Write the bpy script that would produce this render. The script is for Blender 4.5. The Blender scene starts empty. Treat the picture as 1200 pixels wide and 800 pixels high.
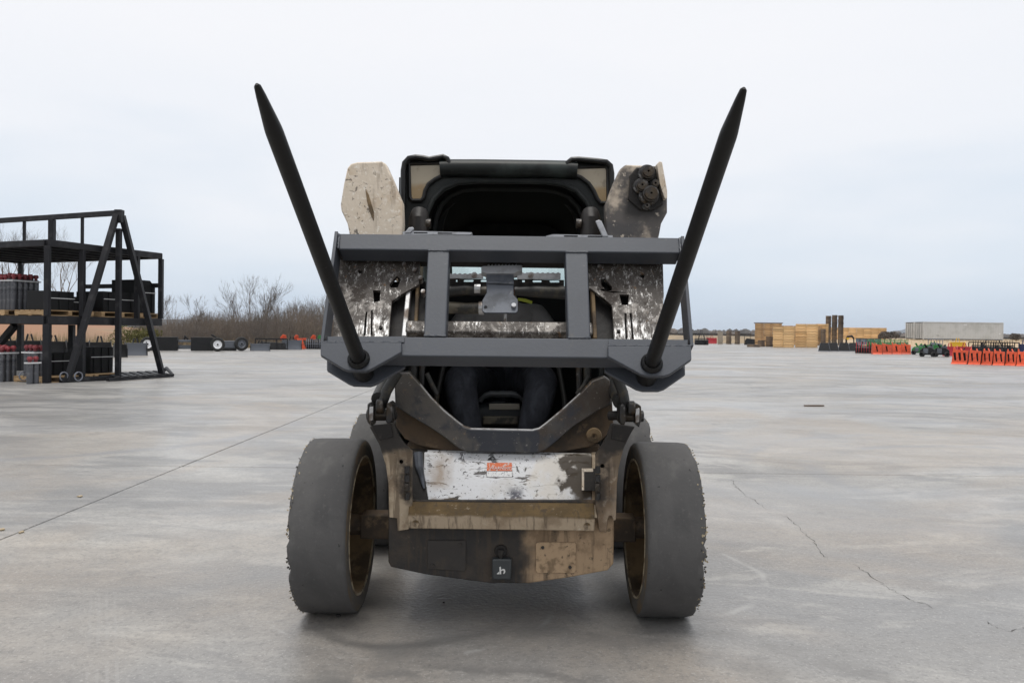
import bpy, bmesh, math, random
from mathutils import Vector, Matrix, noise
from mathutils.geometry import tessellate_polygon
R = math.radians
S = bpy.context.scene
COL = S.collection
rnd = random.Random(7)

# ------------------------------------------------------------------ camera
FPX = 919.0
CAMH = 1.21
cam_d = bpy.data.cameras.new('camera')
cam = bpy.data.objects.new('camera', cam_d); COL.objects.link(cam)
cam_d.sensor_width = 36.0; cam_d.lens = FPX / 1200 * 36; cam_d.clip_start = 0.05; cam_d.clip_end = 20000
CR = Matrix.Rotation(R(90 - 0.62), 3, 'X') @ Matrix.Rotation(R(0.7), 3, 'Z')
cam.matrix_world = Matrix.Translation((0, 0, CAMH)) @ CR.to_4x4()
S.camera = cam
CO = Vector((0, 0, CAMH))

def ray(px, py): return CR @ Vector(((px - 600) / FPX, (400 - py) / FPX, -1))
def P(px, py, Y):
    d = ray(px, py); return CO + d * (Y / d.y)
def G(px, py, z=0.0):
    d = ray(px, py); return CO + d * ((z - CAMH) / d.z)

# ------------------------------------------------------------------ world, sun, exposure
SUN_EL, SUN_AZ = R(79), R(187)
w = bpy.data.worlds.new('World'); S.world = w; w.use_nodes = True
nt = w.node_tree; nt.nodes.clear()
def N(t, k, **kw):
    n = t.nodes.new(k)
    for a, b in kw.items(): setattr(n, a, b)
    return n
out = N(nt, 'ShaderNodeOutputWorld'); bg = N(nt, 'ShaderNodeBackground'); bg2 = N(nt, 'ShaderNodeBackground'); add = N(nt, 'ShaderNodeAddShader')
sky = N(nt, 'ShaderNodeTexSky', sky_type='NISHITA', sun_disc=False, sun_elevation=SUN_EL, sun_rotation=SUN_AZ)
nt.links.new(sky.outputs[0], bg.inputs[0]); bg.inputs[1].default_value = 0.004
tc = N(nt, 'ShaderNodeTexCoord'); sep = N(nt, 'ShaderNodeSeparateXYZ'); nt.links.new(tc.outputs['Generated'], sep.inputs[0])
mp = N(nt, 'ShaderNodeMapping'); mp.inputs['Scale'].default_value = (1.2, 1.2, 4.5); nt.links.new(tc.outputs['Generated'], mp.inputs[0])
nz = N(nt, 'ShaderNodeTexNoise'); nz.inputs['Scale'].default_value = 1.7; nz.inputs['Detail'].default_value = 5; nz.inputs['Roughness'].default_value = .5
nt.links.new(mp.outputs[0], nz.inputs[0])
ma = N(nt, 'ShaderNodeMath', operation='MULTIPLY_ADD'); ma.inputs[1].default_value = .40; nt.links.new(nz.outputs[0], ma.inputs[0])
mz = N(nt, 'ShaderNodeMath', operation='ADD'); mz.inputs[1].default_value = -.20; nt.links.new(sep.outputs[2], mz.inputs[0]); nt.links.new(mz.outputs[0], ma.inputs[2])
cr = N(nt, 'ShaderNodeValToRGB'); nt.links.new(ma.outputs[0], cr.inputs[0])
e = cr.color_ramp.elements
e[0].position = 0.0; e[0].color = (.60, .69, .80, 1)
e[1].position = .36; e[1].color = (.895, .90, .925, 1)
x = e.new(.10); x.color = (.715, .78, .86, 1)
x = e.new(.20); x.color = (.85, .87, .91, 1)
nt.links.new(cr.outputs[0], bg2.inputs[0]); bg2.inputs[1].default_value = 0.635
nt.links.new(bg.outputs[0], add.inputs[0]); nt.links.new(bg2.outputs[0], add.inputs[1]); nt.links.new(add.outputs[0], out.inputs[0])
sd = bpy.data.lights.new('sun', 'SUN'); sd.energy = 1.5; sd.angle = R(32); sd.color = (1, .97, .92)
sun = bpy.data.objects.new('sun', sd); COL.objects.link(sun)
sdir = Vector((math.sin(SUN_AZ) * math.cos(SUN_EL), math.cos(SUN_AZ) * math.cos(SUN_EL), math.sin(SUN_EL)))
sun.rotation_euler = sdir.to_track_quat('Z', 'Y').to_euler()
S.view_settings.view_transform = 'Standard'; S.view_settings.look = 'None'; S.view_settings.exposure = 0.70; S.view_settings.gamma = 1.0
S.render.engine = 'CYCLES'
S.cycles.use_denoising = True; S.cycles.max_bounces = 6; S.cycles.volume_bounces = 0; S.cycles.transparent_max_bounces = 8

# ------------------------------------------------------------------ materials
def L(t, a, b): t.links.new(a, b)
def coords(t, space):
    if space == 'world':
        return N(t, 'ShaderNodeNewGeometry').outputs['Position']
    return N(t, 'ShaderNodeTexCoord').outputs['Object']
def nmask(t, vec, s=5, lo=.45, hi=.6, st=(1, 1, 1), off=0, det=6, ro=.6, kind='noise', warp=0):
    m = N(t, 'ShaderNodeMapping'); m.inputs['Scale'].default_value = st; m.inputs['Location'].default_value = (off * 3.1, off * 1.7, off * 2.3)
    L(t, vec, m.inputs[0])
    if kind == 'voronoi':
        n = N(t, 'ShaderNodeTexVoronoi', feature='DISTANCE_TO_EDGE'); n.inputs['Scale'].default_value = s
        o = n.outputs['Distance']
    else:
        n = N(t, 'ShaderNodeTexNoise'); n.inputs['Scale'].default_value = s; n.inputs['Detail'].default_value = det; n.inputs['Roughness'].default_value = ro
        n.inputs['Distortion'].default_value = warp
        o = n.outputs[0]
    L(t, m.outputs[0], n.inputs['Vector'])
    r = N(t, 'ShaderNodeMapRange', interpolation_type='SMOOTHSTEP')
    r.inputs['From Min'].default_value = lo; r.inputs['From Max'].default_value = hi
    L(t, o, r.inputs['Value'])
    return r.outputs[0]
def mth(t, op, a, b=None):
    n = N(t, 'ShaderNodeMath', operation=op, use_clamp=(op in ('ADD', 'MULTIPLY', 'SUBTRACT')))
    for i, v in enumerate((a, b)):
        if v is None: continue
        if isinstance(v, (int, float)): n.inputs[i].default_value = v
        else: L(t, v, n.inputs[i])
    return n.outputs[0]
def boxmask(t, vec, b, wob=.02, soft=.015, wscale=14):
    # rough-edged rectangle in object space: b = (x0,x1,z0,z1); None for open sides
    n = N(t, 'ShaderNodeTexNoise'); n.inputs['Scale'].default_value = wscale; n.inputs['Detail'].default_value = 5
    L(t, vec, n.inputs['Vector'])
    sb = N(t, 'ShaderNodeVectorMath', operation='SUBTRACT'); L(t, n.outputs['Color'], sb.inputs[0]); sb.inputs[1].default_value = (.5, .5, .5)
    sc = N(t, 'ShaderNodeVectorMath', operation='SCALE'); sc.inputs['Scale'].default_value = wob * 4; L(t, sb.outputs[0], sc.inputs[0])
    ad = N(t, 'ShaderNodeVectorMath', operation='ADD'); L(t, vec, ad.inputs[0]); L(t, sc.outputs[0], ad.inputs[1])
    sp = N(t, 'ShaderNodeSeparateXYZ'); L(t, ad.outputs[0], sp.inputs[0])
    res = None
    for ax, v, sg in ((0, b[0], 1), (0, b[1], -1), (2, b[2], 1), (2, b[3], -1)):
        if v is None: continue
        r = N(t, 'ShaderNodeMapRange', interpolation_type='SMOOTHSTEP')
        r.inputs['From Min'].default_value = v - soft * sg; r.inputs['From Max'].default_value = v + soft * sg
        L(t, sp.outputs[ax], r.inputs['Value'])
        res = r.outputs[0] if res is None else mth(t, 'MULTIPLY', res, r.outputs[0])
    return res
MATS = {}
def mat(name, base, rough=.6, metal=0.0, layers=(), bump=None, space='object', spec=.5, var=0.0):
    m = bpy.data.materials.new(name); m.use_nodes = True; t = m.node_tree
    b = t.nodes['Principled BSDF']
    b.inputs['Roughness'].default_value = rough; b.inputs['Metallic'].default_value = metal
    b.inputs['Specular IOR Level'].default_value = spec
    vec = coords(t, space)
    colr = N(t, 'ShaderNodeRGB'); colr.outputs[0].default_value = (*base, 1); c = colr.outputs[0]
    rg = None; mt = None
    for ly in layers:
        ms = None
        if 's' in ly:
            ms = nmask(t, vec, ly['s'], ly.get('lo', .45), ly.get('hi', .6), ly.get('st', (1, 1, 1)), ly.get('off', 0), ly.get('det', 6), ly.get('ro', .6), ly.get('kind', 'noise'), ly.get('warp', 0))
        if 'box' in ly:
            bm_ = boxmask(t, vec, ly['box'], ly.get('wob', .02), ly.get('soft', .015), ly.get('ws', 14))
            ms = bm_ if ms is None else mth(t, 'MULTIPLY', ms, bm_)
        if 'f' in ly: ms = mth(t, 'MULTIPLY', ms, ly['f'])
        mx = N(t, 'ShaderNodeMix', data_type='RGBA'); L(t, ms, mx.inputs[0]); L(t, c, mx.inputs[6]); mx.inputs[7].default_value = (*ly['c'], 1)
        c = mx.outputs[2]
        if 'r' in ly:
            mr = N(t, 'ShaderNodeMix'); L(t, ms, mr.inputs[0])
            if rg is None: mr.inputs[2].default_value = rough
            else: L(t, rg, mr.inputs[2])
            mr.inputs[3].default_value = ly['r']; rg = mr.outputs[0]
        if 'm' in ly:
            mr = N(t, 'ShaderNodeMix'); L(t, ms, mr.inputs[0])
            if mt is None: mr.inputs[2].default_value = metal
            else: L(t, mt, mr.inputs[2])
            mr.inputs[3].default_value = ly['m']; mt = mr.outputs[0]
    if var:
        oi = N(t, 'ShaderNodeObjectInfo'); hs = N(t, 'ShaderNodeHueSaturation')
        r = N(t, 'ShaderNodeMapRange'); r.inputs['To Min'].default_value = 1 - var; r.inputs['To Max'].default_value = 1 + var
        L(t, oi.outputs['Random'], r.inputs['Value']); L(t, r.outputs[0], hs.inputs['Value']); L(t, c, hs.inputs['Color']); c = hs.outputs[0]
    L(t, c, b.inputs['Base Color'])
    if rg is not None: L(t, rg, b.inputs['Roughness'])
    if mt is not None: L(t, mt, b.inputs['Metallic'])
    if bump:
        bs, bd = bump
        n = N(t, 'ShaderNodeTexNoise'); n.inputs['Scale'].default_value = bs; n.inputs['Detail'].default_value = 5
        L(t, vec, n.inputs['Vector'])
        bp = N(t, 'ShaderNodeBump'); bp.inputs['Strength'].default_value = .6; bp.inputs['Distance'].default_value = bd
        L(t, n.outputs[0], bp.inputs['Height']); L(t, bp.outputs[0], b.inputs['Normal'])
    MATS[name] = m
    return m

MUD = (.105, .066, .034); DARKM = (.03, .022, .016); CREAM = (.27, .21, .145); GREASE = (.014, .012, .011)
mat('grey_paint', (.054, .060, .072), .45, spec=.35, layers=[dict(c=(.044, .048, .057), s=6, lo=.45, hi=.75, f=.5), dict(c=(.15, .15, .155), s=60, lo=.66, hi=.75, f=.35), dict(c=(.12, .105, .085), s=8, lo=.58, hi=.72, off=7, st=(1, 1, .4), f=.35), dict(c=(.035, .03, .027), s=110, lo=.72, hi=.76, off=4, f=.6)], bump=(90, .0006))
mat('spear_steel', (.0065, .0066, .007), .45, spec=.28, layers=[dict(c=(.025, .023, .021), s=18, lo=.55, hi=.75, f=.45, r=.6), dict(c=(.11, .10, .09), s=45, lo=.68, hi=.75, f=.5)], bump=(60, .0008))
mat('tyre_rubber', (.082, .080, .079), .8, layers=[dict(c=(.062, .061, .061), s=4, lo=.4, hi=.66, warp=.6), dict(c=(.12, .118, .112), s=7, lo=.54, hi=.72, st=(2, 1, 1), off=3, f=.5), dict(c=(.13, .127, .12), s=70, lo=.56, hi=.72, f=.35), dict(c=(.018, .018, .018), s=32, lo=.67, hi=.70, off=2, f=.85), dict(c=(.22, .21, .19), s=16, lo=.70, hi=.73, off=9, st=(.6, 1, 1), f=.6)], bump=(45, .0035), spec=.3)
mat('tyre_sidewall', (.085, .078, .068), .85, layers=[dict(c=(.13, .088, .045), s=7, lo=.46, hi=.64, f=.7), dict(c=(.22, .18, .12), s=30, lo=.60, hi=.7, f=.6)], bump=(60, .004), spec=.25)
mat('rim_lip', (.34, .28, .19), .7, layers=[dict(c=(.12, .08, .045), s=14, lo=.45, hi=.6)])
mat('frayed_rubber', (.36, .30, .20), .9, layers=[dict(c=(.05, .048, .045), s=30, lo=.46, hi=.56)], bump=(120, .004))
mat('muddy_rim', (.20, .135, .068), .75, layers=[dict(c=(.06, .04, .022), s=6, lo=.42, hi=.62), dict(c=(.24, .18, .105), s=20, lo=.57, hi=.72, f=.7)], bump=(50, .003))
mat('muddy_cream', (.40, .32, .225), .7, layers=[dict(c=(.17, .11, .062), s=6, lo=.44, hi=.62, f=.8), dict(c=(.52, .45, .36), s=16, lo=.54, hi=.66, f=.5), dict(c=DARKM, s=7, lo=.54, hi=.68, off=3, f=.9), dict(c=(.03, .02, .015), s=60, lo=.64, hi=.72, f=.7)], bump=(80, .002))
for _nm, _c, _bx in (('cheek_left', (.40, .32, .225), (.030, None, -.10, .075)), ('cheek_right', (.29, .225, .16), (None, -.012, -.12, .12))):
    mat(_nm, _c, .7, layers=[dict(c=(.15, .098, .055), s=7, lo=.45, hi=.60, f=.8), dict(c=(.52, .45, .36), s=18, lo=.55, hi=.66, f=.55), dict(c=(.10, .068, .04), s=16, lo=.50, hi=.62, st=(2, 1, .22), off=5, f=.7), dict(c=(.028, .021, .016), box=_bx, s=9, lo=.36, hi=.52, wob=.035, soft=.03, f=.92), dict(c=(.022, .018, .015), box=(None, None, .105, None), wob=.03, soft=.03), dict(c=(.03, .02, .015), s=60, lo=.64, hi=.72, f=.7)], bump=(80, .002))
mat('arm_cream', (.60, .52, .42), .6, layers=[dict(c=(.50, .39, .27), s=11, lo=.48, hi=.68, f=.7), dict(c=(.78, .73, .66), s=26, lo=.55, hi=.7, f=.5), dict(c=(.09, .07, .055), s=26, lo=.605, hi=.625, off=2, st=(1.3, 1, 1), warp=1.8, ro=.7, f=.75), dict(c=(.20, .15, .11), s=12, lo=.54, hi=.66, st=(2, 1, .3), off=12, f=.5), dict(c=(.78, .74, .67), s=60, lo=.58, hi=.64, f=.6), dict(c=(.05, .043, .037), s=17, lo=.645, hi=.67, off=8, warp=1, f=.8)], bump=(70, .002))
mat('arm_greasy', (.50, .42, .33), .55, layers=[dict(c=(.085, .076, .07), s=8, lo=.34, hi=.50), dict(c=(.05, .048, .05), box=(None, .022, None, -.055), wob=.012, f=.75), dict(c=GREASE, box=(-.045, .1, -.04, .10), wob=.014, soft=.02, f=.95), dict(c=(.6, .52, .42), s=30, lo=.60, hi=.68, f=.7)], bump=(70, .002))
mat('step_cream', (.35, .275, .19), .7, layers=[dict(c=(.15, .10, .055), s=7, lo=.50, hi=.66, f=.6), dict(c=(.085, .052, .016), box=(None, None, .002, None), wob=.005, soft=.006), dict(c=(.16, .10, .035), box=(None, None, .002, None), s=10, lo=.45, hi=.65, f=.6), dict(c=(.03, .022, .015), s=13, lo=.58, hi=.70, off=4, f=.8), dict(c=(.55, .49, .40), s=40, lo=.62, hi=.70, f=.3), dict(c=(.06, .04, .022), s=22, lo=.52, hi=.64, st=(2, 1, .3), off=8, f=.6)], bump=(90, .0025))
mat('chipped_white', (.66, .665, .68), .5, layers=[
    dict(c=(.50, .47, .42), s=5, lo=.5, hi=.66, f=.55),
    dict(c=(.30, .27, .24), s=60, lo=.58, hi=.66, st=(.5, 1, 1.4), off=1, f=.5),
    dict(c=(.045, .04, .035), s=20, lo=.605, hi=.625, st=(1, 1, 1.3), off=5, warp=1.6, ro=.7, f=.95, r=.8),
    dict(c=(.07, .06, .055), s=14, lo=.60, hi=.612, st=(.35, 1, 2.4), off=12, warp=.8, f=.9, r=.8),
    dict(c=(.03, .03, .03), s=70, lo=.64, hi=.665, f=.9),
    dict(c=(.03, .03, .035), box=(-.34, -.06, .035, .10), s=26, lo=.565, hi=.585, warp=1.0, off=4, wob=.03, soft=.03),
    dict(c=(.10, .10, .12), box=(.0, .055, -.10, -.045), s=26, lo=.40, hi=.48, wob=.02, soft=.02),
    dict(c=(.34, .265, .20), box=(-.315, -.25, -.05, .075), wob=.03, soft=.03, f=.85),
    dict(c=(.62, .58, .52), box=(.10, None, None, None), s=7, lo=.4, hi=.6, wob=.05, soft=.05, f=.8),
    dict(c=(.045, .032, .02), box=(.225, .30, -.055, .075), wob=.05, soft=.012, ws=20),
    dict(c=(.05, .036, .022), box=(.27, .40, -.09, .088), wob=.03, soft=.02),
    dict(c=(.16, .105, .05), box=(None, None, None, -.088), wob=.012, soft=.01)], bump=(60, .0012))
mat('belly_plate', (.018, .016, .0145), .62, layers=[
    dict(c=(.055, .04, .028), s=6, lo=.45, hi=.65, f=.6),
    dict(c=(.36, .25, .15), box=(.12, None, None, .12), wob=.035, soft=.05),
    dict(c=(.15, .095, .05), box=(.12, None, None, .2), s=9, lo=.46, hi=.64, wob=.03, f=.7),
    dict(c=(.05, .035, .02), box=(.14, None, None, .2), s=38, lo=.58, hi=.66, f=.7), dict(c=(.05, .034, .02), s=14, lo=.50, hi=.64, st=(2.4, 1, .25), off=3, f=.55), dict(c=(.10, .075, .05), s=30, lo=.64, hi=.70, off=13, f=.5)], bump=(70, .002))
mat('cover_dark', (.028, .024, .021), .6, layers=[dict(c=(.06, .045, .03), s=12, lo=.5, hi=.7, f=.5)], bump=(70, .0015))
mat('cover_tan', (.40, .28, .17), .75, layers=[dict(c=(.13, .085, .045), s=16, lo=.48, hi=.62, f=.7), dict(c=(.06, .045, .03), s=60, lo=.60, hi=.66, f=.7)], bump=(80, .002))
mat('sill_steel', (.021, .023, .030), .45, layers=[
    dict(c=(.075, .066, .055), box=(None, -.13, None, None), s=9, lo=.36, hi=.56, wob=.04, f=.8),
    dict(c=(.045, .033, .023), box=(.15, None, None, None), s=8, lo=.35, hi=.55, wob=.04, f=.9),
    dict(c=(.20, .13, .065), s=13, lo=.60, hi=.66, f=.85, ro=.75), dict(c=(.06, .055, .05), s=12, lo=.5, hi=.62, st=(1, 1, .4), off=6, f=.6), dict(c=(.25, .24, .22), s=70, lo=.63, hi=.7, f=.5)], bump=(55, .002), metal=.25)
mat('muddy_member', (.095, .062, .035), .78, layers=[dict(c=(.04, .03, .022), s=5, lo=.42, hi=.62, f=.9), dict(c=(.22, .155, .09), s=12, lo=.56, hi=.70, f=.7), dict(c=(.04, .03, .02), box=(.19, .30, -.1, .1), s=14, lo=.42, hi=.5, f=.8)], bump=(60, .003))
mat('worn_steel', (.055, .046, .039), .5, .2, layers=[
    dict(c=(.20, .185, .17), s=8, lo=.47, hi=.60, r=.42, m=.5, ro=.8, warp=.8),
    dict(c=(.46, .445, .425), s=36, lo=.545, hi=.63, st=(1.8, 1, .5), off=6, r=.34, m=.5, ro=.85),
    dict(c=(.80, .79, .77), s=46, lo=.60, hi=.66, st=(1.6, 1, .5), off=26, r=.3, m=.4, ro=.8),
    dict(c=(.78, .77, .75), s=32, lo=.46, hi=.58, st=(2.6, 1, .18), off=16, r=.3, m=.4, ro=.8, box=(-.09, .09, None, -.075), wob=.05, soft=.03),
    dict(c=(.035, .026, .020), s=11, lo=.52, hi=.60, off=3, r=.7, m=.1, ro=.8),
    dict(c=(.14, .085, .045), s=34, lo=.62, hi=.69, off=9, r=.8, m=.0)], bump=(90, .0015))
mat('bright_steel', (.50, .50, .50), .36, .7, layers=[dict(c=(.16, .13, .11), s=14, lo=.45, hi=.62, r=.6)], bump=(80, .001))
mat('zinc_plate', (.42, .43, .45), .5, .3, layers=[dict(c=(.30, .30, .31), s=20, lo=.5, hi=.7)])
mat('tab_paint', (.10, .11, .13), .45, .3, layers=[dict(c=(.05, .055, .065), s=12, lo=.42, hi=.62), dict(c=(.2, .2, .2), s=40, lo=.62, hi=.7, f=.6)])
mat('grease_black', GREASE, .5, spec=.3, layers=[dict(c=(.06, .05, .04), s=20, lo=.55, hi=.7, f=.5)], bump=(60, .002))
mat('greasy_metal', (.035, .034, .034), .4, .5, layers=[dict(c=(.34, .34, .34), s=22, lo=.56, hi=.66, f=.75), dict(c=(.05, .035, .02), s=8, lo=.5, hi=.66)], bump=(50, .003))
mat('cab_black', (.008, .010, .010), .5, spec=.3, layers=[dict(c=(.025, .028, .026), s=8, lo=.5, hi=.7, f=.6)], bump=(80, .0008))
mat('cab_header', (.004, .0055, .0053), .42, spec=.3, layers=[dict(c=(.022, .03, .028), s=7, lo=.45, hi=.7)], bump=(80, .0008))
mat('liner_black', (.005, .005, .005), .9, spec=.15)
mat('hood_gloss', (.007, .007, .007), .3, spec=.35)
mat('lamp_beige', (.33, .285, .21), .35, layers=[dict(c=(.24, .155, .06), box=(None, None, None, -.012), wob=.012, soft=.012, f=.8), dict(c=(.14, .11, .07), s=22, lo=.54, hi=.68, f=.6), dict(c=(.36, .33, .28), s=45, lo=.62, hi=.68, f=.5)])
mat('hose_black', (.02, .02, .019), .55, layers=[dict(c=(.10, .08, .05), s=20, lo=.52, hi=.68, f=.5)])
mat('hose_tan', (.12, .105, .075), .6, layers=[dict(c=(.03, .028, .024), s=14, lo=.45, hi=.6)])
mat('seat_vinyl', (.05, .055, .06), .5); mat('seat_trim', (.24, .22, .18), .6)
mat('orange_decal', (.62, .13, .035), .5, layers=[dict(c=(.55, .5, .46), s=90, lo=.54, hi=.60, f=.8)])
mat('white_decal', (.70, .70, .70), .55, layers=[dict(c=(.2, .2, .2), s=160, lo=.54, hi=.60, f=.7)])
mat('decal_line', (.10, .10, .10), .6); mat('tag_face', (.035, .04, .042), .4); mat('tag_mark', (.62, .62, .60), .55)
mat('denim', (.0105, .012, .0165), .9, spec=.2, layers=[dict(c=(.024, .027, .035), s=9, lo=.42, hi=.66, st=(1.5, 1, .6), warp=.8, f=.8)], bump=(11, .035))
mat('grey_shirt', (.27, .265, .265), .9, layers=[dict(c=(.2, .2, .2), s=9, lo=.45, hi=.65)], bump=(18, .012))
mat('hi_vis', (.42, .48, .05), .7)
mat('skin', (.36, .20, .13), .55); mat('hair', (.035, .02, .012), .8); mat('eye_white', (.7, .68, .65), .3); mat('boot', (.03, .022, .016), .6)
# yard things
mat('rack_black', (.011, .011, .0135), .55, spec=.3, layers=[dict(c=(.035, .034, .036), s=3, lo=.5, hi=.7)], bump=(30, .001))
mat('crate_black', (.006, .006, .0065), .6, spec=.25); mat('steel_grey', (.085, .088, .098), .5, .3, layers=[dict(c=(.17, .17, .18), s=9, lo=.5, hi=.65), dict(c=(.04, .04, .045), s=5, lo=.5, hi=.65)])
mat('red_cap', (.20, .022, .028), .5, var=.25); mat('pallet_wood', (.46, .31, .165), .8, layers=[dict(c=(.33, .21, .10), s=4, st=(1, 1, 6), lo=.4, hi=.65)], var=.15)
mat('pallet_old', (.22, .16, .11), .85, layers=[dict(c=(.10, .075, .06), s=5, lo=.42, hi=.62)], var=.3); mat('pallet_grey', (.34, .29, .23), .85, var=.2)
mat('lumber', (.80, .54, .27), .75, layers=[dict(c=(.52, .31, .13), s=1.2, st=(1, 1, 8), lo=.42, hi=.62), dict(c=(.78, .58, .32), s=3, st=(.4, 1, 10), lo=.5, hi=.65, f=.7)], var=.2)
mat('lumber_brown', (.64, .41, .20), .8, layers=[dict(c=(.25, .14, .07), s=2, st=(1, 1, 6), lo=.42, hi=.62)], var=.25)
mat('tarp_grey', (.16, .15, .15), .7); mat('tarp_blue', (.16, .21, .26), .7, layers=[dict(c=(.08, .10, .13), s=1.5, lo=.45, hi=.6)])
mat('strap_white', (.6, .6, .6), .6)
mat('imp_black', (.010, .010, .011), .5, var=.3, spec=.3); mat('imp_grey', (.10, .11, .13), .42); mat('imp_orange', (.60, .068, .014), .5, layers=[dict(c=(.36, .035, .01), s=4, lo=.48, hi=.64), dict(c=(.68, .16, .06), s=7, lo=.58, hi=.7, off=4, f=.6)], var=.15)
mat('imp_green', (.02, .17, .035), .45); mat('imp_red', (.42, .025, .035), .5); mat('imp_yellow', (.72, .42, .02), .5); mat('imp_navy', (.02, .03, .10), .5)
mat('wheel_white', (.74, .75, .77), .4); mat('wheel_tyre', (.014, .014, .014), .8); mat('mesh_grey', (.16, .17, .20), .6)
mat('container_paint', (.49, .49, .475), .55, layers=[dict(c=(.41, .41, .39), s=.7, lo=.45, hi=.65), dict(c=(.24, .16, .10), s=4, lo=.66, hi=.74, f=.6)])
mat('container_dark', (.12, .125, .125), .6); mat('decal_white', (.75, .75, .75), .5)
mat('bark_grey', (.16, .138, .12), .9, var=.15); mat('twig_brown', (.155, .128, .106), .9, layers=[dict(c=(.20, .155, .115), s=.35, lo=.45, hi=.6, f=.8), dict(c=(.11, .095, .085), s=.6, lo=.5, hi=.65, off=5, f=.8)], space='world')
mat('dry_grass', (.30, .22, .12), .95, layers=[dict(c=(.2, .15, .09), s=.4, lo=.45, hi=.6)], space='world')
mat('leaf_olive', (.15, .14, .035), .8, var=.2); mat('leaf_dark', (.115, .10, .09), .85); mat('wood_scrap', (.10, .065, .04), .8); mat('pale_chip', (.36, .29, .19), .8); mat('stone_dark', (.04, .038, .036), .8)
mat('joint_filler', (.05, .048, .045), .9); mat('crack_dark', (.08, .077, .073), .95)
mat('far_wood', (.095, .09, .088), .95, layers=[dict(c=(.13, .11, .095), s=.05, lo=.45, hi=.6)], space='world'); mat('far_hill', (.05, .052, .05), .95)

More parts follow.
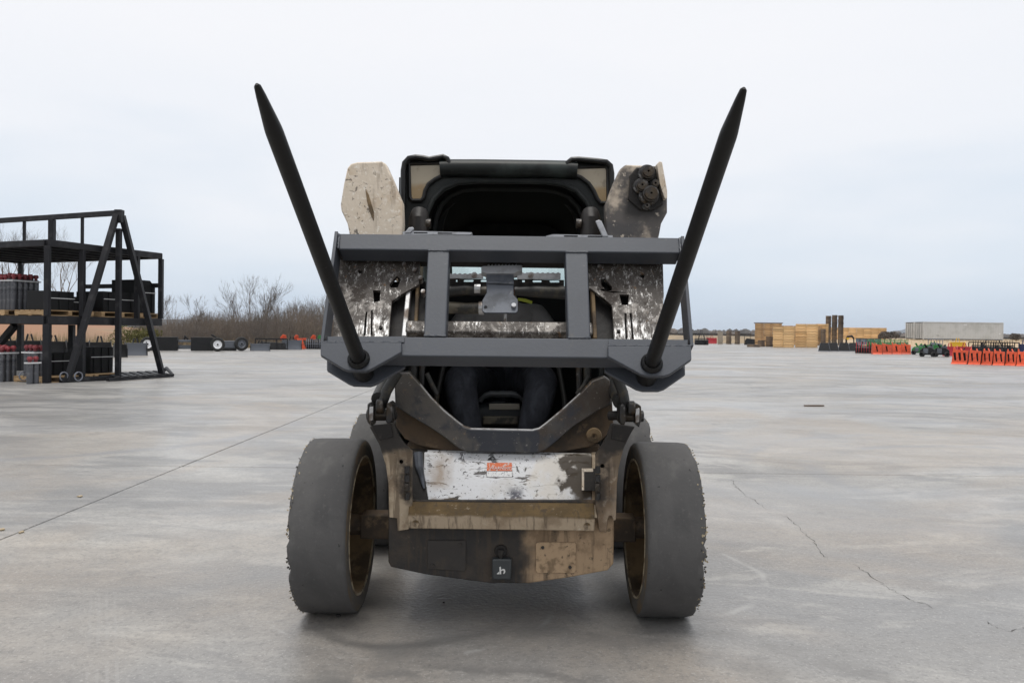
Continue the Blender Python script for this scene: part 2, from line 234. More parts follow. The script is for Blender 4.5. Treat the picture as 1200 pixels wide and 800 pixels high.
# concrete
def concrete_mat():
    m = bpy.data.materials.new('concrete'); m.use_nodes = True; t = m.node_tree; b = t.nodes['Principled BSDF']
    vec = coords(t, 'world'); b.inputs['Specular IOR Level'].default_value = .45
    def mixc(c, ms, col):
        mx = N(t, 'ShaderNodeMix', data_type='RGBA'); L(t, ms, mx.inputs[0]); L(t, c, mx.inputs[6]); mx.inputs[7].default_value = (*col, 1); return mx.outputs[2]
    c0 = N(t, 'ShaderNodeRGB'); c0.outputs[0].default_value = (.268, .260, .247, 1); c = c0.outputs[0]
    c = mixc(c, mth(t, 'MULTIPLY', nmask(t, vec, .10, .44, .60, (.9, 1, 1), 2, 4, .55, warp=1.2), .85), (.198, .195, .192))
    c = mixc(c, mth(t, 'MULTIPLY', nmask(t, vec, .24, .46, .62, (.8, 1.3, 1), 7, 7, .62, warp=2.0), .85), (.352, .340, .317))
    c = mixc(c, mth(t, 'MULTIPLY', nmask(t, vec, .44, .48, .61, (.7, 1.5, 1), 11, 8, .66, warp=2.6), .8), (.168, .166, .165))
    c = mixc(c, mth(t, 'MULTIPLY', nmask(t, vec, .8, .52, .64, (.55, 1.6, 1), 21, 8, .66, warp=2.4), .65), (.36, .348, .325))
    c = mixc(c, mth(t, 'MULTIPLY', nmask(t, vec, 2.1, .52, .68, (1, 1.2, 1), 33, 8, .7, warp=1.0), .5), (.195, .190, .184))
    c = mixc(c, mth(t, 'MULTIPLY', nmask(t, vec, .30, .49, .64, (1, 1, 1), 17, 4, .55, warp=1), .42), (.325, .270, .212))
    c = mixc(c, mth(t, 'MULTIPLY', nmask(t, vec, 9, .40, .72, (1, 1, 1), 4, 8, .72), .38), (.175, .170, .164))
    c = mixc(c, mth(t, 'MULTIPLY', nmask(t, vec, 48, .45, .70, (1, 1, 1), 44, 4, .8), .6), (.135, .131, .126))
    c = mixc(c, mth(t, 'MULTIPLY', nmask(t, vec, 70, .56, .70, (1, 1, 1), 54, 3, .75), .6), (.43, .42, .40))
    c = mixc(c, mth(t, 'MULTIPLY', nmask(t, vec, 38, .71, .75, (1, 1, 1), 14, 2, .5), .5), (.10, .097, .093))
    c = mixc(c, mth(t, 'MULTIPLY', nmask(t, vec, 1.1, .64, .70, (1, 1, 1), 63, 7, .7, warp=1), .6), (.145, .138, .130))
    # scrub marks left by turning tyres: arcs round centres on the pavement
    def arc(c, cx, cy, r, wd, col, f, s=3, lo=.42, hi=.62, ang=None):
        v = N(t, 'ShaderNodeVectorMath', operation='SUBTRACT'); L(t, vec, v.inputs[0]); v.inputs[1].default_value = (cx, cy, 0)
        ns = N(t, 'ShaderNodeTexNoise'); ns.inputs['Scale'].default_value = 2.2; L(t, vec, ns.inputs['Vector'])
        ln = N(t, 'ShaderNodeVectorMath', operation='LENGTH'); L(t, v.outputs[0], ln.inputs[0])
        l2 = mth(t, 'MULTIPLY_ADD', ns.outputs[0], .14); l2n = l2.node; L(t, ln.outputs['Value'], l2n.inputs[2])
        d = N(t, 'ShaderNodeMath', operation='SUBTRACT'); L(t, l2, d.inputs[0]); d.inputs[1].default_value = r + .07
        a = N(t, 'ShaderNodeMath', operation='ABSOLUTE'); L(t, d.outputs[0], a.inputs[0])
        rr = N(t, 'ShaderNodeMapRange', interpolation_type='SMOOTHSTEP'); rr.inputs['From Min'].default_value = wd; rr.inputs['From Max'].default_value = 0
        L(t, a.outputs[0], rr.inputs['Value'])
        ms = mth(t, 'MULTIPLY', rr.outputs[0], nmask(t, vec, s, lo, hi, (1, 1, 1), r * 3, 4))
        if ang:
            # keep only one side of the circle
            dt = N(t, 'ShaderNodeVectorMath', operation='DOT_PRODUCT'); L(t, v.outputs[0], dt.inputs[0]); dt.inputs[1].default_value = ang
            r3 = N(t, 'ShaderNodeMapRange', interpolation_type='SMOOTHSTEP'); r3.inputs['From Min'].default_value = 0; r3.inputs['From Max'].default_value = r * .5
            L(t, dt.outputs['Value'], r3.inputs['Value']); ms = mth(t, 'MULTIPLY', ms, r3.outputs[0])
        return mixc(c, mth(t, 'MULTIPLY', ms, f), col)
    c = arc(c, -.42, 3.45, .45, .055, (0.095, 0.092, 0.088), .75, 2.0, .34, .58, (0, -1, 0))
    c = arc(c, -.42, 3.50, .62, .02, (0.381, 0.374, 0.360), .6, 5, .5, .6, (0, -1, 0))
    c = arc(c, .2, 2.2, .95, .16, (0.150, 0.144, 0.136), .6, 5, .36, .6, (0, 1, 0))
    c = arc(c, .35, 2.0, 1.25, .10, (0.156, 0.151, 0.143), .55, 6, .38, .62, (0, 1, 0))
    c = arc(c, .55, 4.0, .72, .03, (0.354, 0.347, 0.333), .5, 4, .42, .6, (1, -.3, 0))
    c = arc(c, .45, 4.0, .62, .08, (0.204, 0.201, 0.197), .5, 4, .42, .6, (1, -.2, 0))
    c = arc(c, 4.9, 6.6, 2.2, .16, (0.204, 0.204, 0.207), .7, 1.5, .36, .6, (-.6, 1, 0))
    c = arc(c, 5.1, 6.9, 2.9, .14, (0.211, 0.211, 0.214), .55, 1.5, .36, .6, (-.8, .6, 0))
    c = arc(c, -.1, 1.75, 1.05, .09, (.145, .14, .134), .75, 9, .40, .55, (0, 1, 0))
    c = arc(c, .1, 1.5, 1.05, .08, (.15, .144, .138), .7, 9, .40, .55, (0, 1, 0))
    c = arc(c, 1.2, 4.6, 1.3, .05, (.16, .156, .152), .6, 3, .4, .58, (-.6, -1, 0))
    c = arc(c, -6, 10, 3.2, .2, (0.204, 0.207, 0.218), .6, 1.2, .4, .6)
    # parallel pale tyre scuffs in the left foreground
    dp = N(t, 'ShaderNodeVectorMath', operation='DOT_PRODUCT'); L(t, vec, dp.inputs[0]); dp.inputs[1].default_value = (.888, .459, 0)
    wv = N(t, 'ShaderNodeMath', operation='SINE'); k = N(t, 'ShaderNodeMath', operation='MULTIPLY'); L(t, dp.outputs['Value'], k.inputs[0]); k.inputs[1].default_value = 200; L(t, k.outputs[0], wv.inputs[0])
    r4 = N(t, 'ShaderNodeMapRange', interpolation_type='SMOOTHSTEP'); r4.inputs['From Min'].default_value = 0; r4.inputs['From Max'].default_value = .9; L(t, wv.outputs[0], r4.inputs['Value'])
    bx = N(t, 'ShaderNodeMapRange', interpolation_type='SMOOTHSTEP'); bx.inputs['From Min'].default_value = .085; bx.inputs['From Max'].default_value = .04
    ab = N(t, 'ShaderNodeMath', operation='ABSOLUTE'); L(t, dp.outputs['Value'], ab.inputs[0]); L(t, ab.outputs[0], bx.inputs['Value'])
    sp = N(t, 'ShaderNodeSeparateXYZ'); L(t, vec, sp.inputs[0])
    by = N(t, 'ShaderNodeMapRange', interpolation_type='SMOOTHSTEP'); by.inputs['From Min'].default_value = 3.7; by.inputs['From Max'].default_value = 3.3; L(t, sp.outputs[1], by.inputs['Value'])
    ms = mth(t, 'MULTIPLY', mth(t, 'MULTIPLY', r4.outputs[0], bx.outputs[0]), mth(t, 'MULTIPLY', by.outputs[0], nmask(t, vec, 3, .40, .62, (1, 1, 1), 9, 3)))
    c = mixc(c, mth(t, 'MULTIPLY', ms, .35), (.30, .29, .28))
    oi = N(t, 'ShaderNodeObjectInfo'); hs = N(t, 'ShaderNodeHueSaturation'); r = N(t, 'ShaderNodeMapRange'); r.inputs['To Min'].default_value = .96; r.inputs['To Max'].default_value = 1.04
    L(t, oi.outputs['Random'], r.inputs['Value']); L(t, r.outputs[0], hs.inputs['Value']); L(t, c, hs.inputs['Color'])
    L(t, hs.outputs[0], b.inputs['Base Color'])
    rg = N(t, 'ShaderNodeMapRange'); rg.inputs['To Min'].default_value = .28; rg.inputs['To Max'].default_value = .58
    L(t, nmask(t, vec, .5, .35, .7, (.6, 1.3, 1), 31, 5), rg.inputs['Value']); L(t, rg.outputs[0], b.inputs['Roughness'])
    n = N(t, 'ShaderNodeTexNoise'); n.inputs['Scale'].default_value = 45; n.inputs['Detail'].default_value = 6; L(t, vec, n.inputs['Vector'])
    bp = N(t, 'ShaderNodeBump'); bp.inputs['Strength'].default_value = .5; bp.inputs['Distance'].default_value = .006; L(t, n.outputs[0], bp.inputs['Height']); L(t, bp.outputs[0], b.inputs['Normal'])
    MATS['concrete'] = m
concrete_mat()
def terrain_mat():
    m = mat('terrain', (.20, .155, .10), .95, layers=[dict(c=(.30, .22, .13), s=.09, lo=.45, hi=.62), dict(c=(.12, .11, .07), s=.03, lo=.5, hi=.65)], space='world')
    t = m.node_tree; b = t.nodes['Principled BSDF']; src = b.inputs['Base Color'].links[0].from_socket
    vec = coords(t, 'world')
    # bare red clay on the bank at the left edge of the yard, tan earth on the right bank
    def disc(c, cx, cy, r0, r1, col):
        v = N(t, 'ShaderNodeVectorMath', operation='DISTANCE'); L(t, vec, v.inputs[0]); v.inputs[1].default_value = (cx, cy, 1)
        ns = N(t, 'ShaderNodeTexNoise'); ns.inputs['Scale'].default_value = .12; L(t, vec, ns.inputs['Vector'])
        a = mth(t, 'MULTIPLY_ADD', ns.outputs[0], 14.0).node; a.use_clamp = False; L(t, v.outputs['Value'], a.inputs[2])
        r = N(t, 'ShaderNodeMapRange', interpolation_type='SMOOTHSTEP'); r.inputs['From Min'].default_value = r1; r.inputs['From Max'].default_value = r0; L(t, a.outputs[0], r.inputs['Value'])
        mx = N(t, 'ShaderNodeMix', data_type='RGBA'); L(t, r.outputs[0], mx.inputs[0]); L(t, c, mx.inputs[6]); mx.inputs[7].default_value = (*col, 1); return mx.outputs[2]
    c = disc(src, -47, 70, 15, 27, (.27, .145, .085)); c = disc(c, 70, 118, 40, 58, (.40, .30, .19))
    L(t, c, b.inputs['Base Color'])
terrain_mat()
def glass_mat():
    m = bpy.data.materials.new('window_glass'); m.use_nodes = True; t = m.node_tree; t.nodes.clear()
    o = N(t, 'ShaderNodeOutputMaterial'); tr = N(t, 'ShaderNodeBsdfTransparent'); tr.inputs[0].default_value = (.86, .91, .88, 1); gl = N(t, 'ShaderNodeBsdfGlossy'); gl.inputs['Roughness'].default_value = .03
    mx = N(t, 'ShaderNodeMixShader'); mx.inputs[0].default_value = .07; L(t, tr.outputs[0], mx.inputs[1]); L(t, gl.outputs[0], mx.inputs[2]); L(t, mx.outputs[0], o.inputs[0]); MATS['window_glass'] = m
glass_mat()

# ------------------------------------------------------------------ mesh building
WL = {}
def V(*a): return Vector(a)
class MB:
    def __init__(s): s.v = []; s.f = []; s.sm = []; s.mi = []; s.cur = 0
    def face(s, f, sm=False): s.f.append(tuple(f)); s.sm.append(sm); s.mi.append(s.cur)
    def box(s, c, size, M=None):
        n = len(s.v); c = Vector(c); h = Vector(size) / 2
        for sx in (-1, 1):
            for sy in (-1, 1):
                for sz in (-1, 1):
                    p = Vector((sx * h.x, sy * h.y, sz * h.z)); s.v.append(c + (M @ p if M else p))
        for f in ((0, 1, 3, 2), (4, 6, 7, 5), (0, 4, 5, 1), (2, 3, 7, 6), (0, 2, 6, 4), (1, 5, 7, 3)): s.face([n + i for i in f])
        return s
    def bar(s, a, b, wx, wz, up=None):
        a = Vector(a); b = Vector(b); d = (b - a); ln = d.length; d.normalize()
        up = Vector(up) if up else (V(0, 0, 1) if abs(d.z) < .95 else V(0, 1, 0))
        x = d.cross(up).normalized(); z = x.cross(d)
        M = Matrix((x, d, z)).transposed()
        return s.box((a + b) / 2, (wx, ln, wz), M)
    def prism(s, pts, ext, holes=()):
        pts = [Vector(p) for p in pts]; ext = Vector(ext); loops = [pts] + [[Vector(q) for q in h] for h in holes]
        if holes:
            allp = [p for lp in loops for p in lp]; n = len(s.v); m = len(allp)
            s.v += allp + [p + ext for p in allp]
            for t in tessellate_polygon(loops):
                s.face([n + i for i in t]); s.face([n + m + i for i in reversed(t)])
            k = 0
            for lp in loops:
                q = len(lp)
                for i in range(q):
                    a, b = k + i, k + (i + 1) % q
                    s.face((n + a, n + b, n + m + b, n + m + a))
                k += q
        else:
            n = len(s.v); m = len(pts); s.v += pts + [p + ext for p in pts]
            s.face([n + i for i in range(m)]); s.face([n + m + i for i in reversed(range(m))])
            for i in range(m):
                j = (i + 1) % m; s.face((n + i, n + j, n + m + j, n + m + i))
        return s
    def path(s, pts, rad, n=8, cap=True):
        pts = [Vector(p) for p in pts]
        if isinstance(rad, (int, float)): rad = [rad] * len(pts)
        prev = None; base = len(s.v); up = V(0, 0, 1)
        d0 = (pts[1] - pts[0]).normalized()
        if abs(d0.dot(up)) > .9: up = V(0, 1, 0)
        for i, p in enumerate(pts):
            d = (pts[min(i + 1, len(pts) - 1)] - pts[max(i - 1, 0)]).normalized()
            x = d.cross(up)
            if x.length < 1e-4: x = d.cross(V(1, 0, 0))
            x.normalize(); y = x.cross(d); up = y
            for k in range(n):
                a = 2 * math.pi * k / n; s.v.append(p + (x * math.cos(a) + y * math.sin(a)) * rad[i])
        for i in range(len(pts) - 1):
            for k in range(n):
                a = base + i * n + k; b = base + i * n + (k + 1) % n
                s.face((a, b, b + n, a + n), True)
        if cap and n > 2:
            s.face([base + k for k in reversed(range(n))]); s.face([base + (len(pts) - 1) * n + k for k in range(n)])
        return s
    def cyl(s, a, b, r, n=20, r2=None): return s.path([a, b], [r, r if r2 is None else r2], n)
    def lathe(s, c, axis, prof, n=48, closed=True, jit=None):
        # prof: list of (along axis, radius)
        c = Vector(c); ax = Vector(axis).normalized(); u = ax.cross(V(0, 0, 1))
        if u.length < .1: u = ax.cross(V(0, 1, 0))
        u.normalize(); v = ax.cross(u); b = len(s.v); m = len(prof)
        for k in range(n):
            a = 2 * math.pi * k / n; d = u * math.cos(a) + v * math.sin(a)
            for j, (x, r) in enumerate(prof):
                dx = dr = 0
                if jit: dx, dr = jit(k, j)
                s.v.append(c + ax * (x + dx) + d * (r + dr))
        for k in range(n):
            k2 = (k + 1) % n
            for j in range(m if closed else m - 1):
                j2 = (j + 1) % m
                s.face((b + k * m + j, b + k * m + j2, b + k2 * m + j2, b + k2 * m + j), True)
        return s
    def build(s, name, material, parent=None, bevel=0, seg=2, smooth=35, keep=False, subsurf=0):
        me = bpy.data.meshes.new(name)
        xs = [p.x for p in s.v]; ys = [p.y for p in s.v]; zs = [p.z for p in s.v]
        c = V((min(xs) + max(xs)) / 2, (min(ys) + max(ys)) / 2, (min(zs) + max(zs)) / 2)
        if keep: c = V(0, 0, 0)
        me.from_pydata([p - c for p in s.v], [], s.f)
        mats = material if isinstance(material, (list, tuple)) else [material]
        for m in mats: me.materials.append(MATS[m])
        if len(mats) > 1: me.polygons.foreach_set('material_index', s.mi)
        bm = bmesh.new(); bm.from_mesh(me); bmesh.ops.recalc_face_normals(bm, faces=bm.faces); bm.to_mesh(me); bm.free()
        me.polygons.foreach_set('use_smooth', [True] * len(me.polygons))
        me.set_sharp_from_angle(angle=R(smooth)); me.update()
        o = bpy.data.objects.new(name, me); COL.objects.link(o)
        o.location = c - (WL[parent.name] if parent else V(0, 0, 0)); WL[o.name] = c
        if parent: o.parent = parent
        if bevel:
            b = o.modifiers.new('bevel', 'BEVEL'); b.width = bevel; b.segments = seg; b.limit_method = 'ANGLE'; b.angle_limit = R(40)
        return o
def tag(o, label, cat, group=None, kind=None):
    if label: o['label'] = label
    if cat: o['category'] = cat
    if group: o['group'] = group
    if kind: o['kind'] = kind
    return o
def thing(name, label, cat, loc=(0, 0, 0), group=None):
    o = bpy.data.objects.new(name, None); COL.objects.link(o); o.location = loc; o.empty_display_size = .2; WL[o.name] = Vector(loc)
    return tag(o, label, cat, group)
def empty_part(name, loc, parent):
    o = bpy.data.objects.new(name, None); COL.objects.link(o); o.parent = parent; o.location = Vector(loc) - WL[parent.name]; WL[o.name] = Vector(loc); o.empty_display_size = .1
    return o
KIDS = {}
def kids(o): return [c for c in o.children]
def dup(root, loc, rotz=None, label=None, scale=None):
    def cp(o, par):
        c = o.copy(); COL.objects.link(c)
        if par: c.parent = par
        for ch in kids(o): cp(ch, c)
        return c
    r = cp(root, None); r.location = loc
    if rotz is not None: r.rotation_euler = (0, 0, rotz)
    if scale: r.scale = scale
    if label: r['label'] = label
    return r
def place(o, loc, rotz=0.0):
    o.location = loc; o.rotation_euler = (0, 0, rotz); return o
def PL(pix, Y):
    return [P(x, y, Y(y) if callable(Y) else Y) for x, y in pix]
def disc(c, r, n=12, nx=V(1, 0, 0), nz=V(0, 0, 1)):
    return [c + nx * (r * math.cos(2 * math.pi * k / n)) + nz * (r * math.sin(2 * math.pi * k / n)) for k in range(n)]
BACK = V(0, 1, 0)

# ------------------------------------------------------------------ ground
def ground():
    base = thing('concrete_pavement', None, None, (0, 0, 0)); base['kind'] = 'structure'
    m = MB(); m.box((21.1, 55, -.155), (168, 140, .03)); b = m.build('joint_bed', 'joint_filler', base)
    W, Ln = 12.0, 9.0
    sl = MB(); sl.box((0, 0, -.07), (W - .013, Ln - .022, .14)); first = None
    for i in range(-5, 9):
        for j in range(-2, 13):
            x = -2.9 + W * (i + .5); y = 6.9 + Ln * (j + .5)
            if i < 0 and j > 4: continue
            if i == 0 and j > 7: continue
            if j > 10 and i > 3: continue
            if first is None:
                first = sl.build('concrete_slab', 'concrete', base, bevel=.005, seg=2, keep=True); o = first
            else:
                o = first.copy(); COL.objects.link(o); o.parent = base
            o.location = (x, y, rnd.uniform(-.0015, .0015))
    # hairline crack running across the right-hand slabs
    segs = [[(858, 561), (859, 566), (864, 572), (874, 580), (884, 586), (893, 592), (899, 599)], [(917, 604), (924, 606), (928, 611), (938, 619), (945, 627), (954, 634), (958, 640), (962, 649), (972, 655)],
            [(1000, 660), (1012, 668), (1024, 676), (1036, 685), (1049, 692), (1058, 697), (1071, 703), (1084, 706), (1098, 714)], [(1155, 728), (1162, 732), (1176, 736), (1190, 738), (1204, 737), (1230, 742)]]
    c = MB()
    for sg in segs:
        pts = [];
        for a, b in zip(sg, sg[1:]):
            for k in range(4):
                t = k / 4; pts.append(G(a[0] + (b[0] - a[0]) * t, a[1] + (b[1] - a[1]) * t, .002) + V(rnd.uniform(-.011, .011), rnd.uniform(-.026, .026), 0))
        n0 = len(c.v)
        for i, p in enumerate(pts):
            d = (pts[min(i + 1, len(pts) - 1)] - pts[max(0, i - 1)]).normalized(); s = V(-d.y, d.x, 0); wd = rnd.choice((.0005, .0008, .0012, .0024)) if 0 < i < len(pts) - 1 else .0004
            c.v += [p + s * wd, p - s * wd]
        for i in range(len(pts) - 1): c.face((n0 + 2 * i, n0 + 2 * i + 1, n0 + 2 * i + 3, n0 + 2 * i + 2))
    o = c.build('crack', 'crack_dark', base)
ground()

def hgt(x, y):
    z = -.2
    def sst(a, b, v):
        t = max(0, min(1, (v - a) / (b - a))); return t * t * (3 - 2 * t)
    if y > 55: z += .2 * sst(55, 60, y) if x < 5 else 0
    z += 2.0 * math.exp(-((x + 47) / 14) ** 2) * sst(57, 66, y) * (1 - sst(74, 105, y))
    z += 1.17 * sst(105, 110, y) * sst(48, 55, x)
    z += .5 * sst(70, 160, y) * (noise.noise(V(x * .03, y * .03, 0)))
    r = math.hypot(x, y)
    if r > 400: z += 2.5 * noise.noise(V(x * .002, y * .002, 3)) * sst(400, 1200, r)
    return z
def axis_vals(near, step, far):
    v = [0]
    while v[-1] < near: v.append(v[-1] + step)
    s = step
    while v[-1] < far: s *= 1.35; v.append(v[-1] + s)
    return v
def terrain():
    ax = axis_vals(130, 3.5, 7000); xs = [-a for a in reversed(ax[1:])] + ax
    m = MB(); n = len(xs)
    for y in xs:
        for x in xs: m.v.append(V(x, y, hgt(x, y)))
    for j in range(n - 1):
        for i in range(n - 1): m.face((j * n + i, j * n + i + 1, (j + 1) * n + i + 1, (j + 1) * n + i), True)
    o = m.build('terrain', 'terrain', smooth=180); o['kind'] = 'structure'
    # far ridges
    m = MB(); K = 220
    for ring, (dist, hfun) in enumerate(((2600, lambda a: 9 + 9 * noise.noise(V(a * 9, 1, 0)) + 4 * noise.noise(V(a * 40, 4, 0)) + 22 * math.exp(-((a + .42) / .22) ** 2)),
                          (5200, lambda a: 14 + 20 * noise.noise(V(a * 6, 9, 0)) + 52 * math.exp(-((a - .477) / .012) ** 2) + 20 * math.exp(-((a - .455) / .02) ** 2)))):
        n0 = len(m.v)
        for k in range(K + 1):
            a = -1.3 + 2.6 * k / K
            if k == 0 or k == K: h = 0
            else: h = max(2, hfun(a))
            for (dd, hh) in ((-500, -10), (-150, h * .55), (0, h), (300, h * .6), (700, -10)):
                d = dist + dd; m.v.append(V(d * math.sin(a), d * math.cos(a), hh))
        for k in range(K):
            for j in range(4): m.face((n0 + k * 5 + j, n0 + k * 5 + j + 1, n0 + (k + 1) * 5 + j + 1, n0 + (k + 1) * 5 + j), True)
    o = m.build('hills', 'far_hill', smooth=180); o['kind'] = 'structure'
terrain()

# ------------------------------------------------------------------ skid steer loader
XC = -.05
LD = thing('skid_steer_loader', 'worn cream and black skid steer loader standing on smooth solid tyres', 'loader', (XC, 3.9, 0))
RW = .368
def wheel(cx, cy, side):
    # side = -1: outer face towards -X
    wroot = empty_part('wheel', (cx, cy, RW), LD)
    rr = random.Random(int(cx * 100) + int(cy * 10)); n = 120
    prof = [(-.118, .292), (-.128, .30), (-.133, .335), (-.131, .357), (-.123, .3665), (-.095, .3695), (0, .3705), (.066, .370), (.089, .3675), (.0975, .359), (.100, .338), (.100, .31), (.096, .295)]
    chips = [rr.random() for _ in range(n)]
    def jit(k, j):
        if j in (2, 3, 4):
            c = noise.noise(V(k * .23, side * 5 + cy, 0)) + .5 * noise.noise(V(k * .6, side * 5 + cy, 4))
            return ((.024 if j != 4 else .013) * max(0, c) - .002 * chips[k], -(.007 if j != 2 else .002) * max(0, c))
        return (0, .0012 * noise.noise(V(k * .4, j * .7, cy)))
    pf = [(x * -side * -1 if False else x, r) for x, r in prof]
    ax = V(1, 0, 0) if side < 0 else V(-1, 0, 0)
    m = MB(); m.lathe((cx, cy, RW), ax, prof, n, True, jit)
    # sidewall faces take the dirty sidewall material
    for i, f in enumerate(m.f):
        if (i % len(prof)) in (9, 10, 11, 12, 0, 1): m.mi[i] = 1
    m.build('tyre', ['tyre_rubber', 'tyre_sidewall'], wroot, smooth=50)
    # frayed cord along the worn outer shoulder
    m = MB()
    for k in range(n):
        a = 2 * math.pi * (k + rr.random()) / n
        u = V(0, math.cos(a), math.sin(a)); c = V(cx, cy, RW)
        dens = .5 + .5 * noise.noise(V(k * .12, cy, side))
        for q in range(5):
            if rr.random() > dens + .25: continue
            a2 = a + rr.uniform(-.035, .035); u = V(0, math.cos(a2), math.sin(a2)); tg = V(0, -math.sin(a2), math.cos(a2))
            r = rr.uniform(.342, .371); xo = -rr.uniform(.112, .134); sz = rr.uniform(.0018, .0048)
            p = c + ax * xo + u * r; nn = len(m.v)
            m.v += [p - tg * sz * rr.uniform(.6, 2.2), p + tg * sz * rr.uniform(.6, 2.2), p - ax * sz * 1.3 + u * sz * rr.uniform(-.5, 1), p + ax * sz - u * sz]
            m.face((nn, nn + 1, nn + 2)); m.face((nn, nn + 3, nn + 1)); m.face((nn, nn + 2, nn + 3)); m.face((nn + 1, nn + 3, nn + 2))
    m.build('frayed_edge', 'frayed_rubber', wroot)['kind'] = 'stuff'
    m = MB()
    m.lathe((cx, cy, RW), ax, [(.092, .2925), (.094, .287), (.088, .282), (.07, .278), (.04, .272), (-.02, .262), (-.03, .225), (-.055, .20), (-.06, .10), (-.05, .02), (-.062, .02), (-.068, .10), (-.064, .205), (-.04, .235), (-.035, .272), (-.10, .280), (-.121, .2915)], 72)
    m.build('rim', 'muddy_rim', wroot, smooth=30)
    m = MB(); m.lathe((cx, cy, RW), ax, [(.0935, .2975), (.0985, .2975), (.1005, .293), (.0985, .2885), (.0935, .289)], 96); m.build('rim_lip', 'rim_lip', wroot, smooth=30)
    nut = None
    for k in range(8):
        a = math.pi * 2 * k / 8; p = V(cx, cy, RW) + V(0, math.cos(a), math.sin(a)) * .13
        if nut is None: nut = MB().cyl(ax * -.07, ax * -.045, .013, 6).build('wheel_nut', 'muddy_rim', wroot, keep=True); o = nut
        else: o = nut.copy(); COL.objects.link(o)
        o.parent = wroot; o.location = p - WL[wroot.name]
for sx in (-1, 1):
    for cy in (3.42, 4.49):
        wheel(XC + sx * .69, cy, sx)
# chassis
m = MB(); m.prism([V(XC - .43, 3.225, .24), V(XC - .43, 3.225, .44), V(XC - .43, 3.50, .50), V(XC - .43, 3.50, .62), V(XC - .43, 4.7, .70), V(XC - .43, 5.25, .95), V(XC - .43, 5.3, .5), V(XC - .43, 4.9, .24)], V(.86, 0, 0)); m.build('chassis', 'muddy_member', LD, bevel=.01)
m = MB(); m.prism([V(XC - .44, 4.72, .90), V(XC - .44, 4.72, 1.30), V(XC - .44, 5.30, 1.22), V(XC - .44, 5.36, .90)], V(.88, 0, 0)); m.build('engine_hood', 'muddy_cream', LD, bevel=.02)
for s in (-1, 1):
    m = MB(); m.box((XC + s * .55, 5.12, 1.12), (.16, .42, 1.15)); m.build('rear_upright', 'muddy_cream', LD, bevel=.02)
    for cy in (3.42, 4.49):
        m = MB(); m.box((XC + s * .50, cy, .368), (.19, .105, .105)); m.cyl((XC + s * .58, cy, .368), (XC + s * .75, cy, .368), .047, 20); m.build('axle', 'muddy_member', LD, bevel=.006)
    m = MB(); m.box((XC + s * .425, 3.95, .42), (.05, .9, .30)); m.build('chain_case', 'grease_black', LD, bevel=.01)
# belly plate
Yb = 3.19
m = MB(); m.prism(PL([(455, 586), (455, 658), (458, 664), (500, 673), (575, 683), (620, 683), (668, 676), (712, 668), (719, 660), (720, 586)], Yb), V(0, .03, 0))
bp = m.build('belly_plate', 'belly_plate', LD, bevel=.004)
for nm, px, mt in (('l', [(501, 633), (545, 633), (546, 635), (546, 666), (544, 669), (501, 666)], 'cover_dark'), ('r', [(630, 635), (673, 635), (675, 637), (675, 668), (673, 671), (630, 671), (628, 669), (628, 637)], 'cover_tan')):
    m = MB(); m.prism(PL(px, Yb - .006), V(0, .005, 0)); o = m.build('access_cover', mt, bp, bevel=.0015)
    if nm == 'r': o['label'] = 'tan dirt coated access cover'
for x, y in ((539, 638), (507, 662), (636, 641), (668, 664)):
    c = P(x, y, Yb - .006); m = MB(); m.cyl(c + V(0, .004, 0), c - V(0, .006, 0), .007, 6); m.build('cover_bolt', 'cover_dark', bp)
# tow pin and numbered block
c = P(587, 645, Yb); m = MB(); m.cyl(c + V(0, .0, 0), c - V(0, .012, 0), .026, 18); m.prism([c + V(-.014, -.012, .01), c + V(.014, -.012, .01), c + V(.006, -.012, -.03), c + V(-.006, -.012, -.03)], V(0, -.012, 0)); m.build('tow_eye', 'grease_black', LD, bevel=.003)
c = P(588, 667, Yb - .03); m = MB(); m.box(c + V(0, .018, 0), (.078, .035, .085)); tb = m.build('numbered_block', 'tag_face', LD, bevel=.006)
def tagp(px): return [P(x, y, Yb - .0305) for x, y in px]
for px in ([(582.2, 671.6), (585.2, 669.2), (585.2, 672.2), (582.2, 672.2)], [(585.2, 664.0), (587.0, 663.4), (587.4, 672.2), (585.6, 672.2)], [(587.2, 667.2), (589.5, 666.0), (591.6, 666.6), (592.2, 668.6), (591.8, 670.6), (590.4, 672.0), (589.6, 671.2), (590.4, 669.8), (590.2, 668.2), (589.2, 667.6), (587.5, 668.6)]):
    m = MB(); m.prism(tagp(px), V(0, -.0012, 0)); m.build('painted_mark', 'tag_mark', tb)
# step plates
def Ys(py): return 3.12 if py > 603 else 3.12 + (604 - py) / 17 * .07
m = MB()
fr = [(478, 604), (697, 605), (697, 622), (479, 619)]
tp = [(478, 587), (697, 589)]
a = PL(fr, 3.12); b = [P(480, 587, 3.19), P(696, 589, 3.19)]
n0 = 0; m.v = [a[0], a[1], a[2], a[3], b[0], b[1], a[3] + V(0, .07, 0), a[2] + V(0, .07, 0), b[0] + V(0, .02, -.02), b[1] + V(0, .02, -.02)]
for f in ((3, 2, 1, 0), (0, 1, 5, 4), (3, 6, 7, 2), (4, 5, 9, 8), (6, 8, 9, 7), (0, 4, 8, 6, 3), (1, 2, 7, 9, 5)): m.face(f)
stp = m.build('step_plate', 'step_cream', LD, bevel=.004)
for x, y in ((487, 613), (688, 616)):
    c = P(x, y, 3.12); m = MB(); m.lathe(c, V(0, -1, 0), [(-.002, .004), (-.002, .014), (.004, .013), (.004, .004)], 18); m.build('bolt_ring', 'step_cream', stp)
